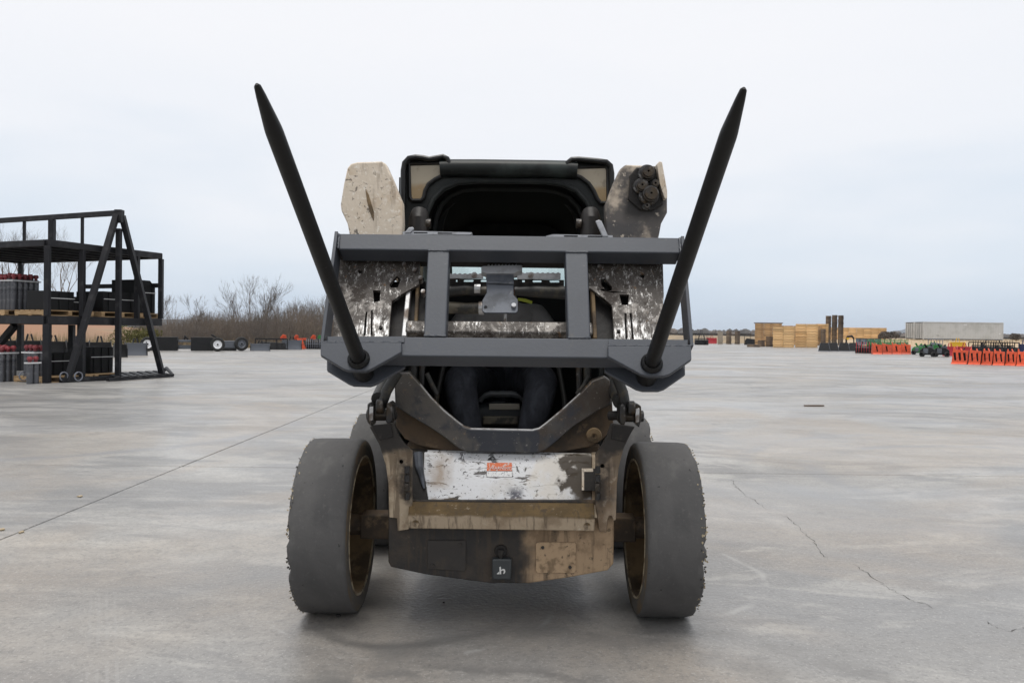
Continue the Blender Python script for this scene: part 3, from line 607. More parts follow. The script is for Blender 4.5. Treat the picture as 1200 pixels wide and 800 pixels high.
# white panel (leans back)
def Yw(py): return 3.20 + (588 - py) / 58 * .13
m = MB(); m.prism(PL([(497, 530), (694, 534), (694, 590), (502, 588), (499, 570), (496, 552)], Yw), V(0, .03, .008)); wp = m.build('front_panel', 'chipped_white', LD, bevel=.004)
m = MB(); m.prism(PL([(478, 528), (501, 529), (502, 590), (478, 589)], lambda y: Yw(y) + .004), V(0, .03, .008)); m.build('panel_end', 'grease_black', LD, bevel=.004)
m = MB(); m.path(PL([(490, 531), (491, 545), (494, 558), (497, 572)], lambda y: Yw(y) - .006), [.019, .018, .011, .004], 12); m.build('bent_lip', 'tab_paint', LD)
m = MB(); m.prism(PL([(694, 534), (700, 534), (700, 607), (694, 606)], lambda y: Yw(y) - .015 if y < 588 else 3.16), V(0, .06, .008)); m.build('panel_end', 'muddy_cream', LD, bevel=.003)
m = MB(); m.prism(PL([(683, 551), (701, 550), (702, 575), (683, 575)], lambda y: Yw(y) - .028), V(0, .03, .004)); o = m.build('panel_catch', 'grease_black', LD, bevel=.003)
m = MB(); m.prism(PL([(682, 550), (684.5, 550), (684.5, 574), (682, 574)], lambda y: Yw(y) - .0305), V(0, .014, .003)); m.prism(PL([(684.7, 550), (695, 550), (695, 552.5), (684.7, 552.5)], lambda y: Yw(y) - .0305), V(0, .014, .003)); m.build('catch_edge', 'arm_cream', o)
o = None
lb = lambda y: Yw(y) - .002
m = MB(); m.prism(PL([(570.5, 552), (600, 552), (600, 558.5), (570.5, 558.5)], lb), V(0, .0012, 0)); o = m.build('warning_label', 'white_decal', wp)
m = MB(); m.prism(PL([(570.5, 542), (600, 542), (600, 551.4), (570.5, 551.4)], lb), V(0, .0012, 0)); m.build('warning_label', 'orange_decal', wp)
m = MB()
for a in ([(570, 551.6), (600.4, 551.6), (600.4, 552), (570, 552)], [(570, 558.5), (600.4, 558.5), (600.4, 559), (570, 559)], [(570, 552.02), (570.45, 552.02), (570.45, 558.48), (570, 558.48)], [(600.0, 552.02), (600.4, 552.02), (600.4, 558.48), (600.0, 558.48)]): m.prism(PL(a, lb), V(0, .0012, 0))
m.build('label_border', 'decal_line', wp)
fd = bpy.data.curves.new('warning_text', 'FONT'); fd.body = 'WARNING'; fd.size = .0195; fd.extrude = .0004; fd.materials.append(MATS['white_decal'])
ft = bpy.data.objects.new('warning_text', fd); COL.objects.link(ft)
_me = bpy.data.meshes.new_from_object(ft.evaluated_get(bpy.context.evaluated_depsgraph_get())); bpy.data.objects.remove(ft); ft = bpy.data.objects.new('warning_text', _me); COL.objects.link(ft); ft.parent = wp; pw = P(573.5, 549.8, lb(549.8) - .0012)
ft.location = pw - WL[wp.name]; ft.rotation_euler = (R(90 - 12), R(.7), 0)
# cheek plates beside the panel
lc = [(433, 500), (461, 495), (467, 510), (474, 520), (483, 528), (483, 590), (479, 620), (466, 622), (465, 607), (456, 606), (455, 566), (452, 545), (445, 522)]
rc = [(743, 500), (716, 496), (711, 511), (705, 522), (698, 532), (698, 590), (702, 622), (711, 624), (712, 609), (714, 604), (717, 604), (719, 610), (722, 609), (723, 568), (725, 548), (731, 525)]
for pix, hx, hy, nm in ((lc, 470, 541, 'l'), (rc, 706, 546, 'r')):
    c = P(hx, hy, 3.165); m = MB(); m.prism(PL(pix, 3.165), V(0, .02, 0), [disc(c, .0085)]); o = m.build('cheek_plate', 'cheek_left' if nm == 'l' else 'cheek_right', LD, bevel=.003)
    m = MB(); m.cyl(c + V(0, .022, 0), c + V(0, .05, 0), .02, 10); m.build('hole_backing', 'liner_black', o)
for x0, x1 in ((474, 480), (698, 703)):   # hinge stacks
    m = MB()
    for y0 in (546, 556, 566, 577): m.cyl(P((x0 + x1) / 2, y0, 3.16), P((x0 + x1) / 2, y0 + 8, 3.16), .011, 10)
    m.build('hinge', 'greasy_metal', LD)
# sill
sill = [(466, 437), (480, 436), (492, 450), (505, 466), (520, 481), (537, 495), (544, 500), (552, 502.5), (624, 504), (632, 502), (640, 496), (657, 482), (680, 461), (694, 446), (708, 441), (715, 446), (717, 474), (700, 482), (672, 500), (655, 515), (640, 527), (630, 531), (548, 530), (538, 526), (520, 512), (505, 502), (478, 486), (463, 476), (462, 445)]
def Ysill(py): return 3.30 + (530 - py) / 95 * .10
m = MB(); m.prism(PL(sill, Ysill), V(0, .028, .006)); m.build('cab_sill', 'sill_steel', LD, bevel=.006, seg=3)
m = MB(); m.path(PL([(492, 450), (505, 466), (520, 481), (537, 495), (544, 500), (552, 502.5), (624, 504), (632, 502), (640, 496), (657, 482), (680, 461)], lambda y: Ysill(y) + .006), .0045, 8); m.build('sill_lip', 'bright_steel', LD)
m = MB(); m.prism(PL([(463, 462), (480, 474), (508, 492), (524, 503), (541, 513), (551, 516), (630, 517), (641, 514), (654, 505), (672, 489), (702, 470), (717, 460), (719, 497), (714, 507), (704, 517), (690, 524), (640, 533), (540, 532), (490, 522), (474, 514), (464, 500)], lambda y: 3.36 + (530 - y) / 95 * .09), V(0, .09, .01)); m.build('cross_member', 'muddy_member', LD, bevel=.006, seg=3)
c = P(696, 510, 3.35); m = MB(); m.lathe(c, V(0, -1, 0), [(0, .006), (0, .034), (.012, .030), (.014, .012), (.006, .006)], 18); m.build('drain_plug', 'muddy_rim', LD)
m = MB(); m.box(((P(590, 535, 3.4)).x, 3.47, .66), (.84, .12, .14)); m.build('front_crossbeam', 'muddy_member', LD, bevel=.01)
# lift cylinders and brackets
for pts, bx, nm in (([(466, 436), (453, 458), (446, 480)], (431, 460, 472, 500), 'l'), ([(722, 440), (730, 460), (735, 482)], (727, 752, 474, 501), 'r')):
    m = MB(); m.path(PL(pts, 3.24), [.022, .022, .019], 16); m.build('lift_strut', 'hose_black', LD)
    x0, x1, y0, y1 = bx; sgn = -1 if nm == 'l' else 1
    m = MB(); cx = (x0 + x1) / 2
    for xx in (x0 + 3, x1 - 4): m.prism(PL([(xx - 3.5, y0 + 1), (xx, y0 - 1), (xx + 3.5, y0 + 2), (xx + 4, y1 - 10), (xx + 1, y1), (xx - 4, y1 - 6)], 3.19), V(0, .10, 0))
    m.cyl(P(x0 - 1, (y0 + y1) / 2, 3.235), P(x1 + 2, (y0 + y1) / 2, 3.235), .024, 16)
    m.cyl(P(cx - 4, y0 + 4, 3.2), P(cx + 4, y0 + 4, 3.2), .03, 16)
    m.build('strut_bracket', 'greasy_metal', LD, bevel=.004)
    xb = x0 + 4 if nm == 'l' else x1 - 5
    m = MB(); m.prism(PL([(xb - 2, y0 + 5), (xb + 2.5, y0 + 4), (xb + 2, y0 + 20), (xb - 2.5, y0 + 22)], 3.178), V(0, .01, 0)); m.build('clevis_glint', 'bright_steel', LD, bevel=.002)  # bright sliver stands in for the white reflections on the clevis
    xi = (462, 468) if nm == 'l' else (714, 720)
    m = MB(); m.cyl(P(xi[0], 487, 3.3), P(xi[1] + (-16 if nm == 'l' else 14), 486, 3.26), .02, 12); m.build('bracket_tube', 'grease_black', LD)
    m = MB(); m.prism(PL([(435, 498), (458, 496), (461, 512), (445, 516)] if nm == 'l' else [(744, 500), (719, 498), (716, 514), (733, 518)], 3.16), V(0, .006, 0)); m.build('grease_stain_plate', 'grease_black', LD, bevel=.002)
# cab
Yc = 3.40
outer = [(471, 300), (471, 199), (473, 190), (478, 184), (486, 182), (496, 183), (503, 185), (512, 183), (520, 181), (525, 184), (529, 187), (664, 188), (669, 185), (678, 185), (700, 187), (712, 188), (717, 192), (719, 200), (718, 300)]
inner = [(499, 300), (498, 270), (501, 250), (508, 233), (520, 221), (536, 214), (560, 212), (640, 213), (660, 216), (675, 223), (687, 236), (694, 252), (697, 270), (696, 300)]
m = MB(); m.prism(PL(outer + inner[::-1], Yc), V(0, .07, 0)); m.build('cab_front_frame', 'cab_black', LD, bevel=.008, seg=3)
m = MB(); m.path(PL([(516, 198), (528, 197.5), (560, 197.5), (600, 198), (640, 198.5), (664, 199), (676, 200)], Yc - .006), .039, 20); m.build('cab_header', 'cab_header', LD)
m = MB(); a = PL(inner, Yc - .004); m.path(a, .010, 8); m.build('arch_trim', 'cab_black', LD)
for px in ([(479.5, 192), (522, 191), (524.5, 199), (522, 204), (510, 210), (502, 216), (498, 224), (496.5, 232), (493, 235), (483, 235), (480, 231)], [(667.5, 196), (709, 195), (712.5, 199), (713, 235), (710, 238), (704, 238), (700, 233), (696, 224), (690, 215), (681, 208), (668, 203), (666, 199)]):
    a = PL(px, Yc - .012); m = MB(); m.prism(a, V(0, .014, 0)); lp = m.build('work_lamp', 'lamp_beige', LD, bevel=.004)
    m = MB(); m.path(a + [a[0], a[1]], .009, 8, cap=False); m.build('lamp_rim', 'hood_gloss', lp)
# hood lips over the lamps
for px in ([(472, 240), (472.5, 200), (474, 191), (479, 185.5), (487, 184), (496, 185), (503, 186.5), (512, 185), (519, 183.5), (524, 186), (527, 192), (530, 201)], [(717, 242), (717, 203), (715.5, 194), (711, 190), (700, 188.5), (678, 186.5), (670, 187), (665, 191), (662, 200)]):
    m = MB(); m.path(PL(px, Yc - .03), .0115, 10); m.prism(PL(px, Yc - .028) + PL([(x + (2 if x < 600 else -2), y + 3) for x, y in px][::-1], Yc - .028), V(0, .03, 0)); m.build('lamp_hood', 'hood_gloss', LD)
# liner (arched ceiling running back), outer roof, side walls, back wall
m = MB(); a = PL(inner, Yc + .06); c0 = P(597, 300, Yc + .06); K = len(a)
secs = [(0, 1.0), (.35, .98), (.8, .95), (1.15, .92)]
for dy, sc in secs:
    for p in a: m.v.append(V(c0.x + (p.x - c0.x) * sc, p.y + dy, c0.z + (p.z - c0.z) * (sc if dy else 1)))
for s in range(len(secs) - 1):
    for i in range(K - 1): m.face((s * K + i, s * K + i + 1, (s + 1) * K + i + 1, (s + 1) * K + i), True)
m.build('ceiling_liner', 'liner_black', LD)
zr = P(597, 187, Yc).z
m = MB(); m.box((XC, 4.05, zr - .045), (.88, 1.2, .05)); m.build('cab_roof', 'cab_header', LD, bevel=.02, seg=3)
for s in (-1, 1):
    m = MB(); m.prism([V(XC + s * .435, 3.44, .62), V(XC + s * .435, 3.44, zr - .075), V(XC + s * .435, 4.64, zr - .075), V(XC + s * .435, 4.64, .8), V(XC + s * .435, 4.3, .62)], V(s * .018, 0, 0)); m.build('cab_side', 'cab_black', LD)
Yr = 4.64
zlo, zhi = 1.44, 1.70
m = MB(); m.prism([V(XC - .435, Yr, .62), V(XC + .435, Yr, .62), V(XC + .435, Yr, zr - .08), V(XC - .435, Yr, zr - .08)], V(0, .02, 0), [[V(XC - .36, Yr, zlo), V(XC - .36, Yr, zhi), V(XC + .36, Yr, zhi), V(XC + .36, Yr, zlo)]]); bw = m.build('cab_back', 'cab_black', LD)
m = MB(); m.box((XC, Yr + .008, (zlo + zhi) / 2), (.716, .004, zhi - zlo - .004)); m.build('rear_window', 'window_glass', bw)
m = MB(); m.box((XC, 3.98, .60), (.86, 1.2, .03)); m.build('cab_floor', 'liner_black', LD)
# seat
m = MB(); m.box((XC, 4.10, .80), (.46, .50, .12)); st = m.build('seat', 'seat_vinyl', LD, bevel=.04, seg=4)
m = MB(); m.box((XC, 4.40, 1.08), (.44, .12, .56)); m.build('seat_back', 'seat_vinyl', LD, bevel=.05, seg=4)
m = MB(); m.path(PL([(562, 470), (566, 464), (575, 461.5), (600, 461.5), (610, 464), (615, 470)], 3.82), .016, 10); m.build('seat_bar', 'seat_vinyl', LD)
m = MB(); m.prism(PL([(573, 473), (609, 473), (609, 480), (573, 480)], 3.80), V(0, .02, 0)); m.build('seat_plate', 'seat_trim', LD, bevel=.003)
m = MB(); m.prism(PL([(566, 488), (607, 488), (607, 497), (566, 497)], 3.78), V(0, .03, 0)); m.build('seat_base', 'hose_tan', LD, bevel=.003)
for s in (-1, 1):
    m = MB(); m.path([V(XC + s * .30, 3.6, .65), V(XC + s * .30, 3.68, .9), V(XC + s * .265, 3.73, 1.10), V(XC + s * .265, 3.74, 1.20)], [.012, .012, .012, .016], 10); m.build('control_lever', 'hose_black', LD)
    for q, xx in ((0, .36), (1, .40)):
        m = MB(); m.path([V(XC + s * xx, 3.50, .75), V(XC + s * (xx - .01), 3.52, 1.1), V(XC + s * xx, 3.5, 1.45)], .014 + .006 * q, 10); m.build('cab_pipe', 'hose_black' if q else 'greasy_metal', LD)
# lift arms
for s in (-1, 1):
    x0 = XC + s * .53 - .06
    m = MB(); m.prism([V(x0, 2.95, 1.12), V(x0, 3.10, 1.12), V(x0, 3.20, 1.52), V(x0, 5.0, 1.46), V(x0, 5.05, 1.35), V(x0, 5.3, 1.35), V(x0, 5.3, 1.66), V(x0, 5.0, 1.72), V(x0, 3.13, 1.80), V(x0, 3.12, 1.5), V(x0, 2.97, 1.3)], V(.12, 0, 0)); m.build('lift_arm', 'muddy_cream', LD, bevel=.008)
    m = MB(); m.path([V(XC + s * .50, 3.24, .93), V(XC + s * .50, 4.2, 1.2), V(XC + s * .50, 4.95, 1.4)], [.03, .035, .035], 14); m.build('lift_cylinder', 'hose_black', LD)
Ya = 3.04
lp = [(419, 190), (447, 189), (452, 192), (460, 210), (471, 237), (472, 262), (470, 290), (412, 290), (409, 272), (407, 262), (400, 247), (399, 240), (403, 215), (407, 197), (411, 192)]
m = MB(); m.prism(PL(lp, Ya), V(0, .07, 0)); o = m.build('arm_end_plate', 'arm_cream', LD, bevel=.006, seg=3); o['label'] = 'cream painted arm end plate with a long dent'
m = MB(); a = PL([(428, 221), (432, 228), (438, 248), (438, 259), (434, 250), (430, 236)], Ya - .0035); m.prism(a, V(0, .006, 0)); m.build('crease', 'muddy_rim', o, bevel=.0015)
rp = [(733, 193), (769, 194.5), (782, 226), (782, 249), (775, 262), (773, 273), (769, 292), (712, 292), (710, 249), (710, 239), (720, 213), (727, 198)]
m = MB(); m.prism(PL(rp, Ya), V(0, .07, 0)); o = m.build('arm_end_plate', 'arm_greasy', LD, bevel=.006, seg=3); o['label'] = 'greasy arm end plate carrying hydraulic couplers'
m = MB(); m.prism(PL([(770, 192), (773, 189), (776, 190), (782, 224), (782, 232), (779, 233), (773, 215)], Ya - .045), V(0, .05, 0)); m.build('coupler_guard', 'arm_cream', o, bevel=.002)
m = MB(); m.prism(PL([(738, 206), (746, 196), (768, 197), (774, 208), (779, 226), (777, 240), (765, 247), (750, 246), (736, 234), (738, 222)], Ya - .012), V(0, .012, 0)); cb = m.build('coupler_block', 'grease_black', o, bevel=.004)
for x, y, r, ln in ((757, 204, .028, .06), (750.5, 219, .026, .05), (759.5, 230, .033, .075), (766, 217, .016, .045), (757, 242, .013, .03)):
    c = P(x, y, Ya - .012); m = MB(); m.lathe(c, V(0, -1, 0), [(0, .003), (0, r * 1.15), (ln * .35, r * 1.15), (ln * .4, r * .92), (ln * .8, r * .92), (ln * .82, r * .75), (ln, r * .72), (ln, .004)], 22); m.build('hydraulic_coupler', 'greasy_metal', o, smooth=30)
# grease-dark grab posts behind the top rail
for x0, x1 in ((479, 503), (680, 704)):
    c = P((x0 + x1) / 2, 262, 3.15); m = MB(); m.path([c + V(0, 0, -.12), c + V(0, 0, .02), c + V(0, .02, .05)], [.041, .041, .033], 22); m.build('grab_post', 'grease_black', LD, bevel=.004)
    xx = 502 if x0 < 600 else 678
    c = P(xx, 262, 3.14); m = MB(); m.cyl(c + V(-.01, 0, 0), c + V(.01, 0, 0), .02, 12); m.build('post_clip', 'greasy_metal', LD)

# ------------------------------------------------------------------ frame coordinates of the tilted carrier
TA = R(28.6)
FU = V(0, math.sin(TA), math.cos(TA)); FN = V(0, -math.cos(TA), math.sin(TA)); FQ = V(0, 2.6, 1.16)
def PF(px, py, n=0.0):
    d = ray(px, py); q = FQ + FN * n
    return CO + d * ((q - CO).dot(FN) / d.dot(FN))
def PFL(pix, n=0.0): return [PF(x, y, n) for x, y in pix]
# worn carrier plates of the loader
def carrier(pix, holes, n):
    return MB().prism(PFL(pix, n), -FN * .016, [PFL(h, n) for h in holes])
lpl = [(396, 300), (492, 303), (491, 333), (470, 345), (459, 353), (455, 398), (390, 398)]
lh = [[(419, 318), (420, 316), (423, 316), (425, 318), (424, 320), (421, 321)], [(465, 323), (470, 327), (466, 337), (458, 337), (456, 334)], [(437, 340), (446, 340), (445, 353), (438, 354)], [(428.5, 365), (430.5, 365), (428.5, 393), (425.5, 393)], [(435, 363), (437, 363), (436.5, 393), (434, 393)], [(444, 383), (446, 381.5), (448, 383), (448, 386), (446, 387), (444, 386)]]
carrier(lpl, lh, -.10).build('carrier_plate', 'worn_steel', LD, bevel=.002)
rpl = [(688, 305), (777, 309), (778, 345), (776, 372), (776, 400), (720, 400), (717, 358), (708, 350), (690, 337)]
rh = [[(750, 322), (752, 320.5), (755, 320.5), (756, 323), (754, 326), (751, 325)], [(704, 327), (709, 326), (717, 336), (717, 340), (711, 341), (705, 334)], [(726, 345), (737, 345), (736, 357), (729, 357)], [(732, 367), (734, 367), (735, 397), (733, 397)], [(738, 367), (740, 367), (743, 397), (741, 397)], [(723, 387), (725, 386), (727, 387), (727, 390), (725, 391), (723, 390)]]
carrier(rpl, rh, -.10).build('carrier_plate', 'worn_steel', LD, bevel=.002)
for px in ([(455, 330), (499, 330), (499, 398), (452, 398)], [(688, 330), (724, 330), (724, 402), (688, 402)], [(405, 316), (452, 316), (452, 396), (405, 396)], [(718, 318), (768, 318), (768, 398), (722, 398)]):
    m = MB(); m.prism(PFL(px, -.15), -FN * .02); m.build('carrier_backing', 'grease_black', LD)
m = MB(); m.bar(PF(480, 335, -.125), PF(474, 396, -.125), .018, .03); m.build('carrier_rib', 'bright_steel', LD, bevel=.003)
m = MB(); m.bar(PF(694, 340, -.125), PF(697, 398, -.125), .014, .03); m.build('carrier_rib', 'muddy_rim', LD, bevel=.003)
m = MB(); m.bar(PF(491, 306, -.125), PF(487, 392, -.14), .012, .03); m.build('carrier_rib', 'muddy_rim', LD, bevel=.003)
for x, y in ((474, 311), (493, 327), (682, 313), (496, 343), (702, 314), (486, 318)):
    c = PF(x, y, -.10); m = MB(); m.cyl(c - FN * .02, c + FN * .012, .008, 8); m.build('carrier_bolt', 'bright_steel', LD)
m = MB(); m.bar(PF(476, 386, -.13), PF(694, 388, -.13), .05, .05, FU); m.build('carrier_tube', 'worn_steel', LD, bevel=.008, seg=3)
m = MB(); m.bar(PF(400, 303, -.115), PF(775, 308, -.115), .05, .03, FU); m.build('carrier_top_bar', 'grease_black', LD, bevel=.003)
# centre bracket
m = MB(); m.prism(PFL([(570, 320), (602, 320), (602, 345), (607, 351), (607, 364), (605, 366.5), (568, 366.5), (565, 364), (565, 352), (570, 343)], -.115), -FN * .008, [[PF(569 + 1.6 * math.cos(a * .785), 360 + 1.6 * math.sin(a * .785), -.115) for a in range(8)]]); ct = m.build('centre_bracket', 'tab_paint', LD, bevel=.003)
m = MB(); m.path(PFL([(570, 331), (602, 332)], -.112), .006, 10); m.build('bracket_fold', 'tab_paint', ct)
c = PF(602, 359, -.115); m = MB(); m.cyl(c, c + FN * .012, .0085, 10); m.build('bracket_bolt', 'zinc_plate', ct)
m = MB(); m.prism(PFL([(564, 312.5), (567, 311.5), (606, 310.5), (612, 310.5), (612, 317), (606, 318), (603, 320), (570, 320), (564, 318)], -.105), -FN * .03); 
for k in range(9): m.prism(PFL([(571 + k * 4, 310.8), (573 + k * 4, 309.0), (574 + k * 4, 310.8)], -.108), -FN * .02)
m.build('bracket_lip', 'zinc_plate', ct, bevel=.001)
# serrated step with slots and the pipes below
def serrated(x0, x1, yb, yt, Y):
    m = MB(); n = int((x1 - x0) / 3); top = []
    for k in range(n + 1):
        x = x0 + (x1 - x0) * k / n; top.append((x, yt + (1.3 if k % 2 else 0)))
    pts = top + [(x1, yb), (x0, yb)]
    m.prism(PL(pts, Y), V(0, .03, 0)); return m
serrated(527, 566, 326, 320, 3.02).build('serrated_step', 'zinc_plate', LD)
serrated(606, 657, 327, 319, 3.02).build('serrated_step', 'zinc_plate', LD)
for a, b in (((527, 341), (570, 339)), ((527, 345), (570, 344))):
    pass
m = MB(); m.prism(PL([(526, 326.5), (661, 328), (661, 337), (526, 335.5)], 3.06), V(0, .02, 0), [PL(h, 3.06) for h in ([(534, 327.7), (536, 327.7), (536, 330.2), (534, 330.2)], [(544, 327.7), (554, 327.7), (555, 329), (554, 330.2), (544, 330.2), (543, 329)], [(564, 327.7), (571, 327.7), (571, 330.2), (564, 330.2), (563, 329)], [(612, 328), (615, 328), (615, 330.6), (612, 330.6)], [(625, 328.2), (634, 328.2), (635, 329.5), (634, 330.7), (625, 330.7), (624, 329.5)], [(645, 328.4), (655, 328.4), (656, 329.7), (655, 330.9), (645, 330.9), (644, 329.7)])]); m.build('slotted_strip', 'grease_black', LD)
m = MB(); m.path(PL([(523, 342), (545, 339.5), (571, 341)], 3.04), [.022, .022, .018], 12); m.build('hydraulic_pipe', 'hose_black', LD)
m = MB(); m.path(PL([(523, 360), (545, 361.5), (567, 361)], 3.04), [.024, .022, .022], 12); m.build('hydraulic_pipe', 'hose_tan', LD)
m = MB(); m.cyl(P(561, 361, 3.04), P(567, 361, 3.04), .027, 14); m.cyl(P(556, 338.5, 3.035), P(563, 338.5, 3.035), .021, 14); m.build('pipe_fitting', 'bright_steel', LD)
m = MB(); m.path(PL([(603, 341), (625, 341), (662, 343)], 3.04), [.017, .024, .026], 12); m.build('hydraulic_pipe', 'hose_black', LD)
m = MB(); m.path(PL([(592, 366), (592, 382)], 3.0), .005, 8); m.build('bracket_pin', 'bright_steel', LD)
for x in (556, 622):
    c = P(x, 322.5, 3.015); m = MB(); m.cyl(c, c - V(0, .012, 0), .012, 10); m.build('step_bolt', 'bright_steel', LD)
# slotted latch strips resting on the top rail and latch levers
for pix, hl, lever in (([(472, 271.5), (479, 270.5), (553, 272.2), (552, 275), (472, 275)], [[(485, 272), (501, 272.3), (501, 273.7), (485, 273.7)], [(513, 272.5), (530, 272.8), (530, 274.2), (513, 274.2)]], [(474, 273), (479, 266.5), (484, 266), (485, 268), (481, 273)]),
                       ([(640, 276.5), (648, 274.5), (718, 275.8), (718, 279), (640, 279)], [[(661, 275.8), (677, 276), (677, 277.6), (661, 277.6)], [(689, 276.2), (706, 276.4), (706, 278), (689, 278)]], [(698, 259), (702, 257.5), (705, 259), (713, 277), (706, 277)])):
    m = MB(); m.prism(PL(pix, 2.92), V(0, .06, 0), [PL(h, 2.92) for h in hl]); m.build('latch_strip', 'zinc_plate', LD)
    m = MB(); m.prism(PL(lever, 2.915), V(0, .012, 0)); m.build('latch_lever', 'zinc_plate', LD, bevel=.002)

# ------------------------------------------------------------------ bale spear attachment
SP = thing('bale_spear_frame', 'dark grey steel bale spear frame with two long black spears tilted upward', 'spear attachment', PF(595, 405))
T = .076
def rail(px, name, n=0.0, t=T, bev=.0045): return MB().prism(PFL(px, n), -FN * t).build(name, 'grey_paint', SP, bevel=bev, seg=3)
rail([(397, 273.5), (797, 278.5), (797, 296.5), (397, 292)], 'top_rail')
rail([(383, 393.5), (806, 397.5), (806, 420.5), (383, 416)], 'bottom_rail')
rail([(501.5, 292.6), (526.5, 292.9), (522.5, 393.9), (496.5, 393.6)], 'upright', -.002)
rail([(662.5, 294.5), (688.5, 294.8), (692, 396.2), (665.5, 395.9)], 'upright', -.002)
for a, b in (((394.5, 272), (377.5, 402)), ((799.5, 277.5), (810.5, 406))):
    A = PF(*a, 0); B = PF(*b, 0); m = MB(); x = V(.006, 0, 0)
    m.prism([A - x + FN * .006, A + x + FN * .006, B + x + FN * .006, B - x + FN * .006], -FN * (T + .012)); m.build('side_plate', 'grey_paint', SP, bevel=.002)
lplate = [(375.5, 401), (470.5, 401), (470.5, 412.5), (434, 433), (428, 434.8), (408, 434.2), (402, 432), (375.5, 416)]
rplate = [(712.5, 405), (810, 405.5), (810.5, 421), (785, 438.5), (778, 440.6), (759, 440.6), (751, 438.5), (712.5, 417.5)]
for pl in (lplate, rplate):
    m = MB(); m.prism(PFL(pl, .018), -FN * .0175); m.build('spear_plate', 'grey_paint', SP, bevel=.003)
    bpts = [p - FN * .105 + FU * -.004 for p in PFL(pl, .018)]
    m = MB(); m.prism(bpts, -FN * .014); m.build('spear_plate', 'grey_paint', SP, bevel=.003)
    # top lip strip between plate and rail
for a in ([(384, 394), (474, 394), (474, 401), (384, 401)], [(713, 397.5), (806, 398), (806, 405.5), (713, 405.5)]):
    q = PFL(a, .004); m = MB(); m.prism(q, -FN * .0035); m.build('plate_lip', 'grey_paint', SP, bevel=.001)
for bx, by in ((420.5, 421), (763.5, 426)):
    c = PF(bx, by, .018)
    m = MB(); m.cyl(c - FN * .125 , c - FN * .018, .034, 28); m.build('sleeve', 'spear_steel', SP, bevel=.002)
    d = FN if bx < 600 else (FN + V(-.011, 0, .008)).normalized(); Ls = 1.182
    m = MB(); m.path([c - FN * .15, c, c + d * .3, c + d * .75, c + d * 1.02, c + d * 1.05, c + d * 1.065, c + d * (Ls - .03), c + d * (Ls - .006), c + d * Ls], [.0240, .0240, .0224, .0201, .0189, .0187, .0180, .0100, .0070, .003], 32)
    sp = m.build('spear', 'spear_steel', SP, smooth=50)
    m = MB(); m.lathe(c, d, [(0, .0265), (0, .036), (.006, .0365), (.014, .033), (.02, .0265)], 28); m.build('collar', 'spear_steel', sp)

def weld(a, b, r=.0042):
    a = Vector(a); b = Vector(b); n = max(4, int((b - a).length / .006)); m = MB(); rr = random.Random(int(a.x * 1000))
    m.path([a.lerp(b, i / n) + V(rr.uniform(-1, 1), rr.uniform(-1, 1), rr.uniform(-1, 1)) * .0008 for i in range(n + 1)], [r * (.75 + .35 * (i % 2) + .15 * rr.random()) for i in range(n + 1)], 6)
    return m.build('weld_bead', 'grey_paint', SP)
for p, q in (((501.5, 293.2), (526.5, 293.5)), ((662.5, 295.1), (688.5, 295.4)), ((496.5, 393.3), (522.5, 393.5)), ((665.5, 395.6), (692, 395.8))): weld(PF(*p, -.001), PF(*q, -.001))
for p, q in (((397.5, 274), (396.5, 291)), ((796.5, 279), (797.5, 296))): weld(PF(*p, .002), PF(*q, .002))
for pl in (lplate, rplate): weld(PF(*pl[0], .008), PF(*pl[1], .008), .005)
for pts, mt_, r_ in (([(486, 308), (488, 330), (484, 355), (489, 380), (486, 392)], 'hose_black', .012), ([(494, 300), (492, 330), (494, 360), (490, 390)], 'hose_tan', .010), ([(700, 312), (701, 340), (697, 365), (700, 398)], 'hose_black', .012), ([(470, 440), (476, 446), (478, 455), (490, 447)], 'hose_tan', .009), ([(500, 437), (506, 450), (512, 462)], 'hose_black', .011), ([(690, 440), (684, 452), (676, 462)], 'hose_black', .011)):
    m = MB(); m.path(PL(pts, 3.06 if pts[0][1] < 400 else 3.46), r_, 10); m.build('hydraulic_hose', mt_, LD)
m = MB(); a = PL(inner, 3.85); c0 = P(597, 300, 3.85); m.path([V(c0.x + (p.x - c0.x) * .84, p.y, c0.z + (p.z - c0.z) * .86) for p in a], .022, 10); m.build('roll_hoop', 'cab_black', LD)
m = MB(); a = PL(inner, 3.6); c0 = P(597, 300, 3.6); m.path([V(c0.x + (p.x - c0.x) * .90, p.y, c0.z + (p.z - c0.z) * .90) for p in a], .014, 10); m.build('roll_hoop', 'cab_black', LD)

# ------------------------------------------------------------------ operator
def skin_mesh(name, chains, material, parent, sub=2, root=True):
    me = bpy.data.meshes.new(name); vs, es, rs, key = [], [], [], {}
    roots = []
    for ch in chains:
        prev = None
        for p, r in ch:
            k = tuple(round(c, 4) for c in p)
            if k not in key: key[k] = len(vs); vs.append(Vector(p) - WL[parent.name] if parent else Vector(p)); rs.append(r)
            i = key[k]
            if prev is not None: es.append((prev, i))
            prev = i
    me.from_pydata(vs, es, []); me.materials.append(MATS[material])
    o = bpy.data.objects.new(name, me); COL.objects.link(o)
    if parent: o.parent = parent
    WL[o.name] = WL[parent.name] if parent else V(0, 0, 0)
    o.modifiers.new('skin', 'SKIN')
    # one root per connected island
    par = list(range(len(vs)))
    def fd(a):
        while par[a] != a: a = par[a]
        return a
    for a, b in es: par[fd(a)] = fd(b)
    seen = set(); sv = me.skin_vertices[0].data
    for i in range(len(vs)):
        r = rs[i]; sv[i].radius = r if isinstance(r, tuple) else (r, r); f = fd(i)
        sv[i].use_root = f not in seen; seen.add(f)
    o.modifiers['skin'].use_smooth_shade = True
    s = o.modifiers.new('sub', 'SUBSURF'); s.levels = sub; s.render_levels = sub
    return o
